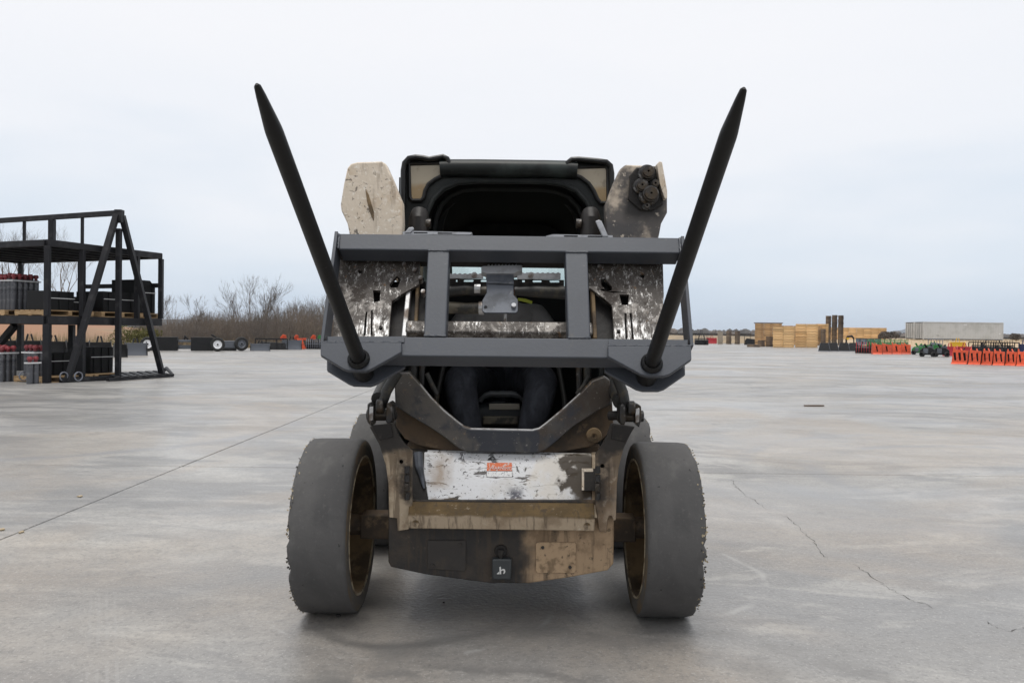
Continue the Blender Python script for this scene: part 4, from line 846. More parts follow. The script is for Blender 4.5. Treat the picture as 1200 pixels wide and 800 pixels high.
def operator():
    x = XC
    PE = tag(bpy.data.objects.new('person', None), 'person in dark blue jeans and grey shirt seated inside the loader cab', 'person'); COL.objects.link(PE); PE.location = (x, 4.1, .86); WL['person'] = V(x, 4.1, .86)
    pel = ((x, 4.17, .95), .13); ch = ((x, 4.20, 1.20), (.12, .085)); up = ((x, 4.20, 1.32), (.09, .055)); nk = ((x, 4.18, 1.40), .052); hd = ((x, 4.14, 1.50), (.075, .085)); tp = ((x, 4.15, 1.575), (.062, .075))
    body = [[pel, ch, up, nk, hd, tp], [hd, ((x, 4.055, 1.485), .018)]]
    hand = []
    jeans, shirt = [[((x, 4.17, 1.0), .15), ((x, 4.14, .93), (.16, .12))]], [[((x, 4.17, .97), (.165, .13)), ((x, 4.20, 1.12), (.175, .125)), ((x, 4.21, 1.25), (.18, .12)), ((x, 4.20, 1.345), (.12, .085)), ((x, 4.19, 1.385), .062)]]
    boots = []
    for s in (-1, 1):
        hip = (x + s * .10, 4.10, .92); kn = (x + s * .195, 3.64, 1.00); mid = (x + s * .165, 3.57, .86); an = (x + s * .125, 3.52, .70)
        body.append([pel, (hip, .085), (kn, .06), (mid, .055), (an, .04), ((x + s * .12, 3.42, .645), .035)])
        jeans.append([((x, 4.14, .93), (.16, .12)), (hip, .115), ((x + s * .15, 3.86, .965), .102), (kn, .084), (mid, .076), (an, .062), ((x + s * .122, 3.515, .67), .06)])
        boots.append([((x + s * .122, 3.52, .70), .05), ((x + s * .12, 3.52, .655), .05), ((x + s * .12, 3.42, .645), .045), ((x + s * .12, 3.36, .64), .036)])
        sh = (x + s * .185, 4.20, 1.31); el = (x + s * .29, 4.04, 1.10); wr = (x + s * .275, 3.82, 1.13); pm = (x + s * .268, 3.765, 1.145)
        body.append([up, (sh, .058), (el, .042), (wr, .028), (pm, (.04, .02))])
        shirt.append([((x, 4.21, 1.25), (.18, .12)), (sh, .078), ((x + s * .24, 4.12, 1.2), .066), (el, .058), ((x + s * .284, 3.94, 1.115), .05)])
        for q in range(4):
            z = 1.185 - q * .021; r = (.0088, .0092, .009, .0078)[q]; ln = (.9, 1.0, .95, .75)[q]
            body.append([(pm, (.04, .02)), ((x + s * .29, 3.75, z), r), ((x + s * .288, 3.72, z + .002), r), ((x + s * .262, 3.714 + .004 * q, z), r * .92), ((x + s * (.262 - .016 * ln), 3.728, z - .002), r * .8)])
        body.append([(pm, (.04, .02)), ((x + s * .248, 3.765, 1.18), .010), ((x + s * .25, 3.745, 1.205), .009), ((x + s * .266, 3.728, 1.212), .008)])
    b = skin_mesh('body', body, 'skin', PE)
    skin_mesh('jeans', jeans, 'denim', PE); skin_mesh('shirt', shirt, 'grey_shirt', PE); skin_mesh('boots', boots, 'boot', PE)
    m = MB()
    for i in range(9):
        for k in range(18):
            th = math.pi * i / 8 * .60; ph = 2 * math.pi * k / 18
            m.v.append(V(x + .082 * math.sin(th) * math.cos(ph), 4.155 + .10 * math.sin(th) * math.sin(ph), 1.535 + .095 * math.cos(th)))
    for i in range(8):
        for k in range(18): m.face((i * 18 + k, i * 18 + (k + 1) % 18, (i + 1) * 18 + (k + 1) % 18, (i + 1) * 18 + k), True)
    m.build('hair', 'hair', PE, smooth=180)
    for s in (-1, 1):
        m = MB(); m.lathe((x + s * .031, 4.062, 1.515), V(0, -1, 0), [(0, .001), (0, .011), (.006, .008), (.009, .001)], 10); m.build('eye', 'eye_white', PE)
        m = MB(); m.lathe((x + s * .082, 4.15, 1.50), V(s, 0, -.2), [(0, .004), (0, .026), (.008, .024), (.01, .004)], 12); m.build('ear', 'skin', PE)
    m = MB(); m.path([V(x - .024, 4.066, 1.452), V(x, 4.060, 1.450), V(x + .024, 4.066, 1.452)], .006, 8); m.build('mouth', 'skin', PE)
    m = MB(); m.prism(PL([(607, 349), (616, 350), (624, 353), (623, 356), (612, 353), (606, 352)], 3.98), V(0, .012, 0)); m.build('collar_stripe', 'hi_vis', PE)
operator()

# ------------------------------------------------------------------ steel rack on the left
NA = V(.385, .923, 0); NL = V(-.923, .385, 0); NC = V(-10.08, 17.0, 0)
def rk(s, l, z): return NC + NA * s + NL * l + V(0, 0, z)
RK = thing('storage_rack', 'black steel two level storage rack with A frame end', 'storage rack', NC)
Z1, Z2, LR, DR = 1.45, 3.10, 5.2, 3.08
def rbar(name, a, b, wx=.11, wz=.11, bev=.004): m = MB(); m.bar(a, b, wx, wz); return m.build(name, 'rack_black', RK, bevel=bev)
for z, t in ((Z1, .17), (Z2, .13)):
    rbar('end_beam', rk(0, 0, z - t / 2), rk(DR, 0, z - t / 2), .10, t)
    rbar('end_beam', rk(0, LR, z - t / 2), rk(DR, LR, z - t / 2), .10, t)
    rbar('side_beam', rk(0, .052, z - t / 2), rk(0, LR - .052, z - t / 2), .10, t - .004)
    rbar('side_beam', rk(DR, .052, z - t / 2), rk(DR, LR - .052, z - t / 2), .10, t - .004)
    for k in range(1, 8): rbar('joist', rk(.05, LR * k / 8, z - t / 2 - .01), rk(DR - .05, LR * k / 8, z - t / 2 - .01), .06, .08)
    m = MB(); m.prism([rk(.0, -.04, z + .001), rk(DR, -.04, z + .001), rk(DR, LR + .04, z + .001), rk(0, LR + .04, z + .001)], V(0, 0, .012)); m.build('deck_plate', 'rack_black', RK)
for s, l in ((0, 0), (.85, 0), (2.35, 0), (DR, 0), (0, LR * .55), (DR, LR * .55), (0, LR), (DR, LR)):
    rbar('post', rk(s, l, Z1 + .014), rk(s, l, Z2 - .132), .105, .105)
for s, l in ((0, 0), (.85, .02), (0, LR * .55), (DR - .25, LR * .55), (0, LR), (DR, LR)):
    rbar('post', rk(s, l, 0), rk(s, l, Z1 - .172), .13, .13)
rbar('a_frame_post', rk(1.68, -.16, 0), rk(1.68, -.16, 3.55), .11, .11)
rbar('a_frame_leg', rk(.35, -.17, 0), rk(1.60, -.17, 3.86), .12, .12)
rbar('a_frame_leg', rk(3.0, -.17, 0), rk(1.76, -.17, 3.86), .12, .12)
m = MB(); m.box(rk(1.68, -.17, 3.84), (.17, .17, .3)); m.build('apex_plate', 'rack_black', RK, bevel=.01)
rbar('top_rail', rk(1.68, -.22, 3.92), rk(1.68, LR, 3.92), .10, .12)
for l, wd in ((1.05, .06), (2.1, .13), (3.1, .06), (4.2, .06)): rbar('rail_post', rk(1.68, l, Z2 + .014), rk(1.68, l, 3.86), wd, wd)
rbar('guard_rail', rk(DR - .03, .06, 2.30), rk(DR - .03, LR * .55 - .06, 2.30), .07, .11)
rbar('brace', rk(DR * .5, LR * .9, .05), rk(DR * .5, LR * .62, Z1 - .2), .14, .14)
rbar('brace', rk(DR * .6, LR * .95, Z2 - .1), rk(DR * .6, LR * .75, Z1 + .1), .14, .14)
rbar('base_rail', rk(.2, -.16, .055), rk(1.61, -.16, .055), .11, .10)
# ladder-like tooth bar lying beside the rack foot
TBAR = thing('tooth_bar', 'black toothed steel bar lying flat at the foot of the A frame', 'tooth bar', rk(2.5, -.42, 0))
def gz(px, py, z): p = G(px, py); return V(p.x, p.y, z)
for p0, p1 in (((126, 447), (202, 441.6)), ((124, 441), (188, 437.6))):
    m = MB(); m.bar(gz(*p0, .045), gz(*p1, .045), .09, .07); m.build('bar', 'rack_black', TBAR, bevel=.004)
for k in range(7):
    t_ = k / 6; m = MB(); m.bar(gz(127 + 55 * t_, 441 - 3.0 * t_, .086), gz(139 + 57 * t_, 446.3 - 4.0 * t_, .086), .13, .018); m.build('tooth', 'rack_black', TBAR, bevel=.003)
m = MB(); m.path([gz(190, 438, .05), gz(195, 438.5, .16), gz(203, 441.5, .05)], [.04, .05, .03], 8); m.build('end_hook', 'rack_black', TBAR)

def pallet_mesh(wx=1.2, wy=1.0, h=.13):
    m = MB()
    for sx in (-1, 0, 1): m.box((sx * (wx / 2 - .05), 0, h / 2), (.09, wy, h - .046))
    for k in range(6): m.box((0, -wy / 2 + .07 + k * (wy - .14) / 5, h - .011), (wx, .12, .02))
    for k in range(3): m.box((0, -wy / 2 + .07 + k * (wy - .14) / 2, .011), (wx, .10, .02))
    return m
PALROT = math.atan2(NA.y, NA.x)
pal0 = None
def pallet(loc, rot, label, scale=None, first=[None], mt='pallet_wood', grp='pallets on the steel rack'):
    if first[0] is None:
        o = pallet_mesh().build('pallet', mt, keep=True); tag(o, label, 'pallet', grp); first[0] = o; place(o, loc, rot); return o
    o = dup(first[0], loc, rot, label, scale); return o
def bundle(loc, rot, nx, ny, label, h=.72, r=.062, caps=True):
    B = thing('cylinder_bundle', label, 'cylinder bundle', (0, 0, 0), 'red capped cylinder bundles')
    tube = MB().path([V(0, 0, 0), V(0, 0, h)], r, 10); cap = MB(); cap.path([V(0, 0, 0), V(0, 0, .05), V(0, 0, .055), V(0, 0, .10), V(0, 0, .13)], [.035, .035, .055, .055, .035], 10)
    ft = fc = None
    for i in range(nx):
        for j in range(ny):
            p = V((i - (nx - 1) / 2) * r * 2.15, (j - (ny - 1) / 2) * r * 2.15, 0)
            if ft is None:
                ft = tube.build('cylinder', 'steel_grey', B, keep=True); fc = cap.build('red_cap', 'red_cap', ft, keep=True); o = ft; fc.location = (0, 0, h)
            else:
                o = ft.copy(); COL.objects.link(o); o.parent = B; c = fc.copy(); COL.objects.link(c); c.parent = o
            o.location = p; o.scale = (1, 1, 1 - .05 * rnd.random())
    sx = nx * r * 2.15 / 2 + .008; sy = ny * r * 2.15 / 2 + .008
    m = MB(); z = h * .93
    for a, b in (((-sx, -sy), (sx, -sy)), ((-sx, sy), (sx, sy)), ((-sx, -sy), (-sx, sy)), ((sx, -sy), (sx, sy))): m.bar(V(*a, z), V(*b, z), .006, .03)
    m.build('strap', 'strap_white', B)
    return place(B, loc, rot)
zt = Z1 + .013
pallet(rk(.65, .62, zt), PALROT, 'tan pallet on the rack deck under the dark beams')
pallet(rk(.65, 1.95, zt), PALROT, 'tan pallet under the grey cylinder bundle nearest the corner post')
pallet(rk(.65, 3.35, zt), PALROT, 'tan pallet under the grey cylinder bundle at the photo edge')
pallet(rk(2.05, .62, zt), PALROT, 'tan pallet under the low black crate')
pallet(rk(2.75, .62, zt), PALROT, 'tan pallet under the tall slant topped black crate', (.62, 1, 1))
bundle(rk(.6, 1.95, zt + .132), PALROT, 5, 7, 'bundle of grey cylinders with red caps on rack deck nearest the corner post')
bundle(rk(.6, 3.35, zt + .132), PALROT, 5, 7, 'bundle of grey cylinders with red caps on rack deck at the photo edge')
bundle(rk(.1, .55, .0), PALROT, 2, 3, 'narrow bundle of grey cylinders with red caps standing on ground under the deck', .70)
bundle(rk(-.1, 1.25, .0), PALROT, 3, 3, 'bundle of red capped grey cylinders on the ground at the photo edge', .68)
bundle(rk(-.28, .06, 0), PALROT, 2, 1, 'pair of short red capped cylinders standing in front of the corner post', .48)
def crate(loc, rot, sx, sy, h, label, slant=0.0, mt='crate_black'):
    C = thing('crate', label, 'crate', (0, 0, 0), 'black crates on the rack')
    m = MB(); m.prism([V(-sx / 2, -sy / 2, 0), V(sx / 2, -sy / 2, 0), V(sx / 2, -sy / 2, h - slant), V(sx / 2 - slant, -sy / 2, h), V(-sx / 2, -sy / 2, h)], V(0, sy, 0)); m.build('body', mt, C, bevel=.01)
    for k in range(3):
        m = MB(); m.box((-sx / 2 + sx * (k + .5) / 3, -sy / 2 - .012, (h - slant) * .5), (.05, .022, (h - slant) * .94)); m.build('rib', mt, C)
    m = MB(); m.box((0, -sy / 2 - .026, h * .62), (sx * 1.01, .004, .015)); m.build('strap', 'strap_white', C)
    return place(C, loc, rot)
crate(rk(2.0, .6, zt + .132), PALROT, .95, .9, .48, 'low black crate on tan pallet beside the A frame post')
crate(rk(2.78, .6, zt + .132), PALROT, .62, .8, .82, 'tall black crate with slanted top on the rack end', .16)
crate(rk(.45, .5, zt + .132), PALROT, .7, .6, .42, 'black crate on rack deck right of the corner post')
crate(rk(1.05, .75, zt + .132), PALROT, .35, .5, .33, 'small black crate beside the thin post on the deck')
crate(rk(.75, .75, .14), PALROT, .70, .6, .50, 'black ribbed crate on ground left of the A frame leg')
crate(rk(1.75, .75, .135), PALROT, .62, .6, .62, 'black crate standing on a tan pallet behind the A frame leg')
pallet(rk(1.45, .75, 0), PALROT, 'tan pallet on the ground under the black crate behind the A frame leg')
pallet(rk(.55, .5, 0), PALROT, 'tan pallet on the ground under the black ribbed crate')
for k, (s, l) in enumerate(((.25, .55), (.45, .35), (-.1, 1.35))):
    m = MB(); c = rk(s, l - .75, .14); m.lathe(c, NA.cross(V(0, 0, 1)), [(-.012, .085), (-.012, .105), (.012, .105), (.012, .085)], 18)
    o = m.build('hose_coil', 'strap_white'); tag(o, ('pale hose coil on the ground in front of the ribbed crate', 'pale hose coil on the ground nearest the A frame leg', 'pale hose coil on the ground left of the red capped pair')[k], 'hose coil', 'hose coils under the rack')
    o.data.materials[0] = MATS['mesh_grey']

# ------------------------------------------------------------------ implements
def scale_at(px, py): return 1.0
def face_cam(loc): return -math.atan2(loc.x, loc.y)
def px_m(loc): return loc.y / FPX
def box_blade(label, cat, w, h, d, mt, mt2=None, group=None, name='land_leveler'):
    B = thing(name, label, cat, (0, 0, 0), group); mt2 = mt2 or mt
    m = MB(); m.prism([V(-w / 2, 0, 0), V(-w / 2, d * .12, h * .45), V(-w / 2, d * .05, h * .9), V(-w / 2, d * .12, h * .9), V(-w / 2, d * .22, h * .45), V(-w / 2, d * .1, 0)], V(w, 0, 0)); m.build('blade', mt2, B, bevel=.008)
    for s in (-1, 1):
        m = MB(); m.prism([V(s * w / 2, -.05, 0), V(s * w / 2, -.05, h * .6), V(s * w / 2, d * .3, h), V(s * w / 2, d, h * .7), V(s * w / 2, d, 0)], V(.03 * s, 0, 0)); m.build('side_panel', mt, B, bevel=.005)
    m = MB(); m.bar(V(-w * .2, d * .5, h * .55), V(-w * .06, d * .55, h * 1.25), .06, .06); m.bar(V(w * .2, d * .5, h * .55), V(w * .06, d * .55, h * 1.25), .06, .06); m.bar(V(-w / 2, d * .5, h * .55), V(w / 2, d * .5, h * .55), .09, .09); m.build('hitch', mt, B)
    return B
def bucket(label, w, h, d, mt, group=None, slots=2, cat='bucket', name='bucket', lean=.18):
    B = thing(name, label, cat, (0, 0, 0), group)
    o = [V(-w / 2, 0, .03), V(w / 2, 0, .03), V(w / 2 + .0, lean * .9, h * .93), V(-w / 2 * .98, lean, h)]
    hs = []
    for k in range(slots):
        cx = (-.5 + (k + .62) / (slots + .25)) * w; hw = w * .075
        q = lambda x, t: V(x, lean * t, .03 + (h - .05) * t)
        hs.append([q(cx - hw * 1.3 - .05 * h, .78), q(cx + hw * .8 - .05 * h, .84), q(cx + hw * 1.3, .24), q(cx - hw * .2, .20)])
    m = MB(); m.prism(o, V(0, .03, 0), hs); m.build('back_plate', mt, B, bevel=.006)
    m = MB(); m.prism([V(-w / 2, -.10, 0), V(-w / 2, 0, .12 * h), V(-w / 2, .03, .05), V(-w / 2, .03, 0)], V(w, 0, 0)); m.build('lip', mt, B, bevel=.006)
    for s in (-1, 1):
        m = MB(); m.prism([V(s * w / 2, .032, 0), V(s * w / 2, lean + .03, h * (1.0 if s < 0 else .92)), V(s * w / 2, lean + d * .5, h * .8), V(s * w / 2, d, h * .25), V(s * w / 2, d, 0)], V(-s * .02, 0, 0)); m.build('side_panel', mt if s < 0 else 'imp_black', B, bevel=.004)
    m = MB(); m.box((0, d * .5, h * .40), (w * .93, d * .5, h * .76)); m.build('dark_slot_filler', 'imp_black', B, bevel=.01)  # solid black box behind the slots, added so they look dark inside
    m = MB(); m.bar(V(-w * .3, lean + .04, h * .92), V(w * .35, lean + .04, h * .88), .05, .05); m.build('top_tube', mt, B)
    rr = random.Random(len(label) * 7 + slots); e_ = rr.uniform(.10, .2)
    m = MB(); m.prism([V(-w * .5, lean + .02, h * .86), V(-w * .28, lean + .02, h * .90), V(-w * .44, lean + .10, h * (1 + e_)), V(-w * .52, lean + .10, h * (1 + e_ * .8))], V(0, .05, 0)); m.build('ear', mt, B, bevel=.006)
    m = MB(); m.path([V(-w * .1, lean + .2, h * .75), V(w * rr.uniform(.1, .3), lean + .35, h * rr.uniform(1.02, 1.15))], [.045, .03], 8); m.build('cylinder', 'imp_black', B)
    m = MB(); m.path([V(w * .1, lean + .15, h * .8), V(-w * rr.uniform(.05, .25), lean + .3, h * rr.uniform(1.0, 1.12))], [.035, .03], 8); m.build('arm', mt, B)
    return B
def rake(label, w, h, d, mt, n=10, group=None, name='rake', cat='rake', mt2=None):
    B = thing(name, label, cat, (0, 0, 0), group)
    m = MB(); m.prism([V(-w / 2, d * .45, 0), V(-w / 2, d * .5, h * .5), V(-w / 2, d * .8, h * .55), V(-w / 2, d, 0)], V(w, 0, 0)); m.build('body', mt, B, bevel=.015)
    m = MB(); m.bar(V(-w / 2, 0, h * .62), V(w / 2, 0, h * .62), .09, .09); m.bar(V(-w / 2, d * .5, h * .15), V(w / 2, d * .5, h * .15), .08, .08); m.build('beam', mt, B)
    for k in range(n):
        x = -w / 2 + w * (k + .5) / n; m = MB(); m.path([V(x, .05, h * .66), V(x, -d * .25, h * .98), V(x, -d * .45, h * .55), V(x, -d * .4, h * .2), V(x, -d * .15, 0)], [.022, .022, .02, .018, .012], 5); m.build('tine', mt2 or mt, B)
    for s in (-.3, .3):
        m = MB(); m.bar(V(s * w, d * .5, .0), V(s * w * .5, .1, h * 1.05), .06, .06); m.build('mast', mt, B)
    return B
def frame_imp(label, w, h, d, mt, group=None, name='tube_frame', cat='steel frame', n=4):
    B = thing(name, label, cat, (0, 0, 0), group)
    for z in (.05, h): 
        m = MB(); m.bar(V(-w / 2, 0, z), V(w / 2, 0, z), .07, .07); m.bar(V(-w / 2, d, z), V(w / 2, d, z), .07, .07); m.build('rail', mt, B)
    m = MB(); m.prism([V(-w * .47, d * .25, 0), V(w * .47, d * .25, 0), V(w * .44, d * .4, h * .62), V(-w * .30, d * .45, h * .74), V(-w * .45, d * .4, h * .5)], V(0, d * .4, 0)); m.build('drum', mt, B, bevel=.02)
    for k in range(n):
        x = -w / 2 + w * k / (n - 1)
        m = MB(); m.bar(V(x, 0, 0), V(x, 0, h), .06, .06); m.bar(V(x, d, 0), V(x, d, h), .06, .06); m.bar(V(x, 0, h * .5), V(x, d, h * .5), .05, .05); m.build('post', mt, B)
    return B
def at_ground(B, px, py, turn=0.0):
    g = G(px, py); return place(B, (g.x, g.y, 0), face_cam(g) + turn)
def ww(pxw, px, py): return pxw * px_m(G(px, py))

# wheeled box scrapers on the left
def cart_wheel(parent, c, r, face, rim='wheel_white'):
    wr = empty_part('wheel', c, parent)
    m = MB(); m.lathe(c, face, [(-.09, r * .58), (-.1, r * .85), (-.07, r * .98), (0, r), (.07, r * .98), (.1, r * .85), (.09, r * .58)], 28); m.build('tyre', 'wheel_tyre', wr)
    m = MB(); m.lathe(c, face, [(.06, .02), (.055, r * .3), (.03, r * .42), (.085, r * .56), (.092, r * .62), (.02, r * .62), (-.02, .02)], 28); m.build('rim', rim, wr)
    m = MB(); m.lathe(c, face, [(.06, .004), (.10, .035), (.06, .05)], 12, closed=False); m.build('hub', 'imp_black', wr)
def scraper():
    B = thing('box_scraper', 'long black towed box scraper on white rimmed wheels beyond the rack', 'scraper', (0, 0, 0))
    k = px_m(G(240, 411)); w = 78 * k
    for x0, x1 in ((-.43 * w, -.08 * w), (.10 * w, .40 * w)):
        m = MB(); m.box(((x0 + x1) / 2, .15, .40), (x1 - x0, .5, .74)); m.build('body', 'imp_black', B, bevel=.015)
    m = MB(); m.box((0.01 * w, .3, .56), (.18 * w, .16, .12)); m.box((0.01 * w, .34, .22), (.18 * w, .1, .22)); m.build('beam', 'imp_grey', B, bevel=.01)
    m = MB(); m.path([V(.0, .3, .6), V(.06, .25, .85), V(.12, .25, .72), V(.2, .3, .66)], .05, 8); m.build('hitch', 'imp_black', B)
    cart_wheel(B, V(-.47 * w, -.16, .385), .385, V(.0, -1, 0)); cart_wheel(B, V(.47 * w, -.16, .385), .385, V(.0, -1, 0))
    return at_ground(B, 215, 411.5, -.10)
scraper()
def axle_unit():
    B = thing('wheeled_axle', 'black towed axle with dark rimmed wheel beside the scraper', 'axle', (0, 0, 0))
    m = MB(); m.box((-.5, .2, .36), (1.15, .2, .42)); m.build('beam', 'imp_grey', B, bevel=.02)
    m = MB(); m.box((-.55, .25, .10), (1.3, .3, .18)); m.build('skid', 'imp_black', B, bevel=.02)
    m = MB(); m.path([V(-1.1, .15, .4), V(-1.0, .1, .75), V(-1.25, .1, .9)], .06, 8); m.build('jack', 'imp_black', B)
    cart_wheel(B, V(.36, -.05, .40), .40, V(.35, -1, 0).normalized(), 'imp_grey')
    return at_ground(B, 275, 411)
axle_unit()
at_ground(box_blade('small grey tilted steel blade lying right of the dark wheel', 'blade', 1.05, .46, .5, 'imp_black', 'imp_grey', name='steel_plow'), 305, 411)
at_ground(frame_imp('low open black steel frame left of the grey blade panel', 1.9, .66, .8, 'imp_black'), 318, 409.5)
at_ground(box_blade('grey faced box blade between black frame and orange post', 'box blade', 1.15, .66, .7, 'imp_black', 'imp_grey'), 342, 409.5)
def orange_post():
    B = thing('post_driver', 'bright orange post driver leaning beside the grey box blade', 'post driver', (0, 0, 0))
    m = MB(); m.bar(V(-.05, 0, 0), V(-.22, .1, .62), .18, .14); m.build('mast', 'imp_orange', B, bevel=.01)
    m = MB(); m.bar(V(-.48, .1, .62), V(.12, .1, .66), .14, .13); m.build('head', 'imp_orange', B, bevel=.01)
    m = MB(); m.bar(V(.1, .2, 0), V(-.2, .15, .6), .06, .05); m.build('brace', 'imp_orange', B)
    return at_ground(B, 357, 409)
orange_post()
for (px, lab, ww_, mt) in ((332, 'orange guard piece above the black frame on the left yard edge', .42, 'imp_orange'), (347, 'orange guard piece above the grey blade panel', .34, 'imp_orange'), (367, 'orange guard piece next to the green one on the left yard edge', .36, 'imp_orange'), (374, 'green guard piece beside the grey frame edge on the left', .26, 'imp_green')):
    B = thing('guard', lab, 'guard', (0, 0, 0), 'coloured guards at the left yard edge')
    m = MB(); m.prism([V(-ww_ / 2, 0, .52), V(ww_ / 2, 0, .62), V(ww_ * .45, 0, .86), V(-ww_ * .1, 0, .92), V(-ww_ / 2, 0, .72)], V(0, .12, 0)); m.build('shield', mt, B, bevel=.015)
    m = MB(); m.bar(V(0, .1, 0), V(0, .1, .6), .08, .08); m.build('leg', 'imp_black', B)
    at_ground(B, px, 407.5)
at_ground(rake('black rake with pale tines beside the tilted frame on the left', 1.2, .66, .7, 'imp_black', 9, mt2='mesh_grey'), 369, 409)
# row behind the rack
for k, (px, py, w_, h_, lab) in enumerate(((160, 416.5, 22, .62, 'grey box blade seen right of the A frame leg base'), (142, 418.5, 12, .6, 'small black box blade between the A frame post and grey blade'), (118, 419, 22, .7, 'black box blade behind the rack left of the A frame post'), (92, 419, 24, .7, 'black box blade behind the rack near its thin post'), (64, 419, 26, .72, 'black box blade behind the rack corner post'), (36, 419, 26, .75, 'black box blade behind the red capped cylinders'), (10, 419, 26, .75, 'black box blade behind the rack at the photo edge'))):
    at_ground(box_blade(lab, 'box blade', ww(w_, px, py), h_, .7, 'imp_black', 'imp_grey' if k == 0 else 'imp_black', 'box blades lined up behind the rack'), px, py, .12)

# right-hand yard
at_ground(rake('black tined implement closest to the grey frame on the right horizon', ww(16, 822, 404), 1.2, 1.0, 'imp_black', 9), 822, 404)
at_ground(box_blade('red implement beside the three small pallet stacks', 'implement', ww(11, 834, 402.5), .95, .9, 'imp_red', name='red_implement'), 834, 402.5)
def pallet_stack(label, px, py, wpx, hpx, mt, grp, ph=.145):
    g = G(px, py); k = px_m(g); wdt = wpx * k; n = max(2, int(hpx * k / ph))
    B = thing('pallet_stack', label, 'pallet stack', (0, 0, 0), grp)
    base = MB()
    for sy in (-1, 0, 1): base.box((0, sy * .45, ph * .42), (wdt * .97, .08, ph * .52))
    base.box((0, 0, ph * .82), (wdt, 1.02, ph * .26))
    base.box((0, 0, ph * .10), (wdt, 1.0, ph * .12))
    f = None
    for i in range(n):
        if f is None: f = base.build('pallet', mt, B, keep=True); o = f
        else: o = f.copy(); COL.objects.link(o); o.parent = B
        o.location = (rnd.uniform(-.03, .03), rnd.uniform(-.03, .03), i * ph)
    return place(B, (g.x, g.y, 0), face_cam(g) + rnd.uniform(-.03, .03))
pallet_stack('leftmost of three short pallet stacks, pale brown', 844, 403, 6, 15.5, 'pallet_grey', 'short pallet stacks')
pallet_stack('middle one of three short brown pallet stacks', 854, 403, 6, 15.5, 'pallet_old', 'short pallet stacks')
pallet_stack('rightmost of three short pallet stacks, dark brown', 864, 403, 6, 15.5, 'pallet_old', 'short pallet stacks')
at_ground(frame_imp('thin black steel frame standing between pallet stacks and lumber', ww(13, 878, 404), 1.2, .8, 'imp_black', n=3), 879, 404)
pallet_stack('low flat brown pallet lying left of the lumber wall', 883, 406.5, 15, 3.2, 'pallet_old', 'loose pallets by the lumber')
pallet_stack('brown pallets heaped before the shaded lumber bay, left part', 892, 406, 8, 8, 'pallet_old', 'loose pallets by the lumber')
pallet_stack('brown pallets heaped before the shaded lumber bay, right part', 901.5, 406, 8, 13, 'pallet_old', 'loose pallets by the lumber')
def lumber_stack(label, px, py, wpx, hpx, depth, mt='lumber', grp='tan lumber stacks', dy=0.0, layers=None, top=None, name='lumber_stack', gap=.03, zb=0.0):
    g = G(px, py); g = g * ((g.y + dy) / g.y) if dy else g
    k = px_m(g); wd = wpx * k; h = hpx * k; n = layers or max(3, int(h / .27)); lh = h / n
    B = thing(name, label, 'lumber stack', (0, 0, 0), grp)
    f = None; cols = max(1, round(wd / 1.15)); cw = wd / cols; f2 = None
    m = MB(); m.box((0, depth / 2, lh * .08), (cw - .03, depth, lh * .16)); m.box((0, depth / 2, lh * .58), (cw - .012, depth + .03, lh * .80))
    for q in range(4): m.box((-cw / 2 + cw * (q + .5) / 4, -.018, lh * .58), (cw / 4 - .02, .03, lh * .70))
    for i in range(n):
        for c in range(cols):
            if f is None: f = m.build('lumber_bundle', mt, B, keep=True); o = f
            else: o = f.copy(); COL.objects.link(o); o.parent = B
            o.location = (-wd / 2 + cw * (c + .5) + rnd.uniform(-.015, .015), rnd.uniform(-.05, .05), zb + i * lh)
    if top:
        m = MB(); m.box((0, depth / 2, zb + h + .06), (wd + .25, depth + .2, .10)); m.build('cover', top, B, bevel=.01)
    return place(B, (g.x, g.y, 0), face_cam(g))
lumber_stack('tan lumber stack left of the narrow dark gap', 918, 407, 23.5, 24, 2.4)
lumber_stack('tan lumber stack right of the narrow dark gap, nearest and tallest', 945, 407, 24.5, 27.5, 2.4)
lumber_stack('reddish brown lumber stack under a dark top cover', 900, 406, 30, 26.5, 2.2, 'lumber_brown', dy=4.5, top='tarp_grey')
lumber_stack('lumber stack set back beside the tall dark pallet towers', 963, 405, 14, 25, 2.0, 'lumber', dy=6)
lumber_stack('long tan lumber stack behind the blue grey tarp, farthest right', 999, 403.5, 72, 19.5, 2.2, 'lumber', dy=3)
lumber_stack('tan lumber stack filling the view behind the narrow dark gap', 935, 405, 52, 22.5, 2.2, 'lumber_brown', dy=9)
for px, lab in ((970.3, 'leftmost tall dark pallet tower'), (977.5, 'middle tall dark pallet tower'), (984.8, 'rightmost tall dark pallet tower')):
    pallet_stack(lab + ' above the black buckets', px, 404.5, 6, 35.5, 'pallet_old', 'tall pallet towers')
pallet_stack('shorter dark brown pallet stack left of the tall towers', 964.5, 404.6, 5.5, 19.5, 'pallet_old', 'tall pallet towers')
def tarp_pile():
    g = G(1017, 405); k = px_m(g); B = thing('tarped_crates', 'blue grey tarped crates stacked before the long lumber stack', 'crates', (0, 0, 0))
    for i in range(4):
        m = MB(); m.box((-1.2 + i * .82, 0, .5), (.78, 1.0, 1.0)); m.build('crate', 'tarp_blue', B, bevel=.03)
    m = MB(); m.box((0.03, .0, 1.04), (3.4, 1.1, .07)); m.build('lid', 'pallet_old', B)
    place(B, (g.x, g.y, 0), face_cam(g))
tarp_pile()
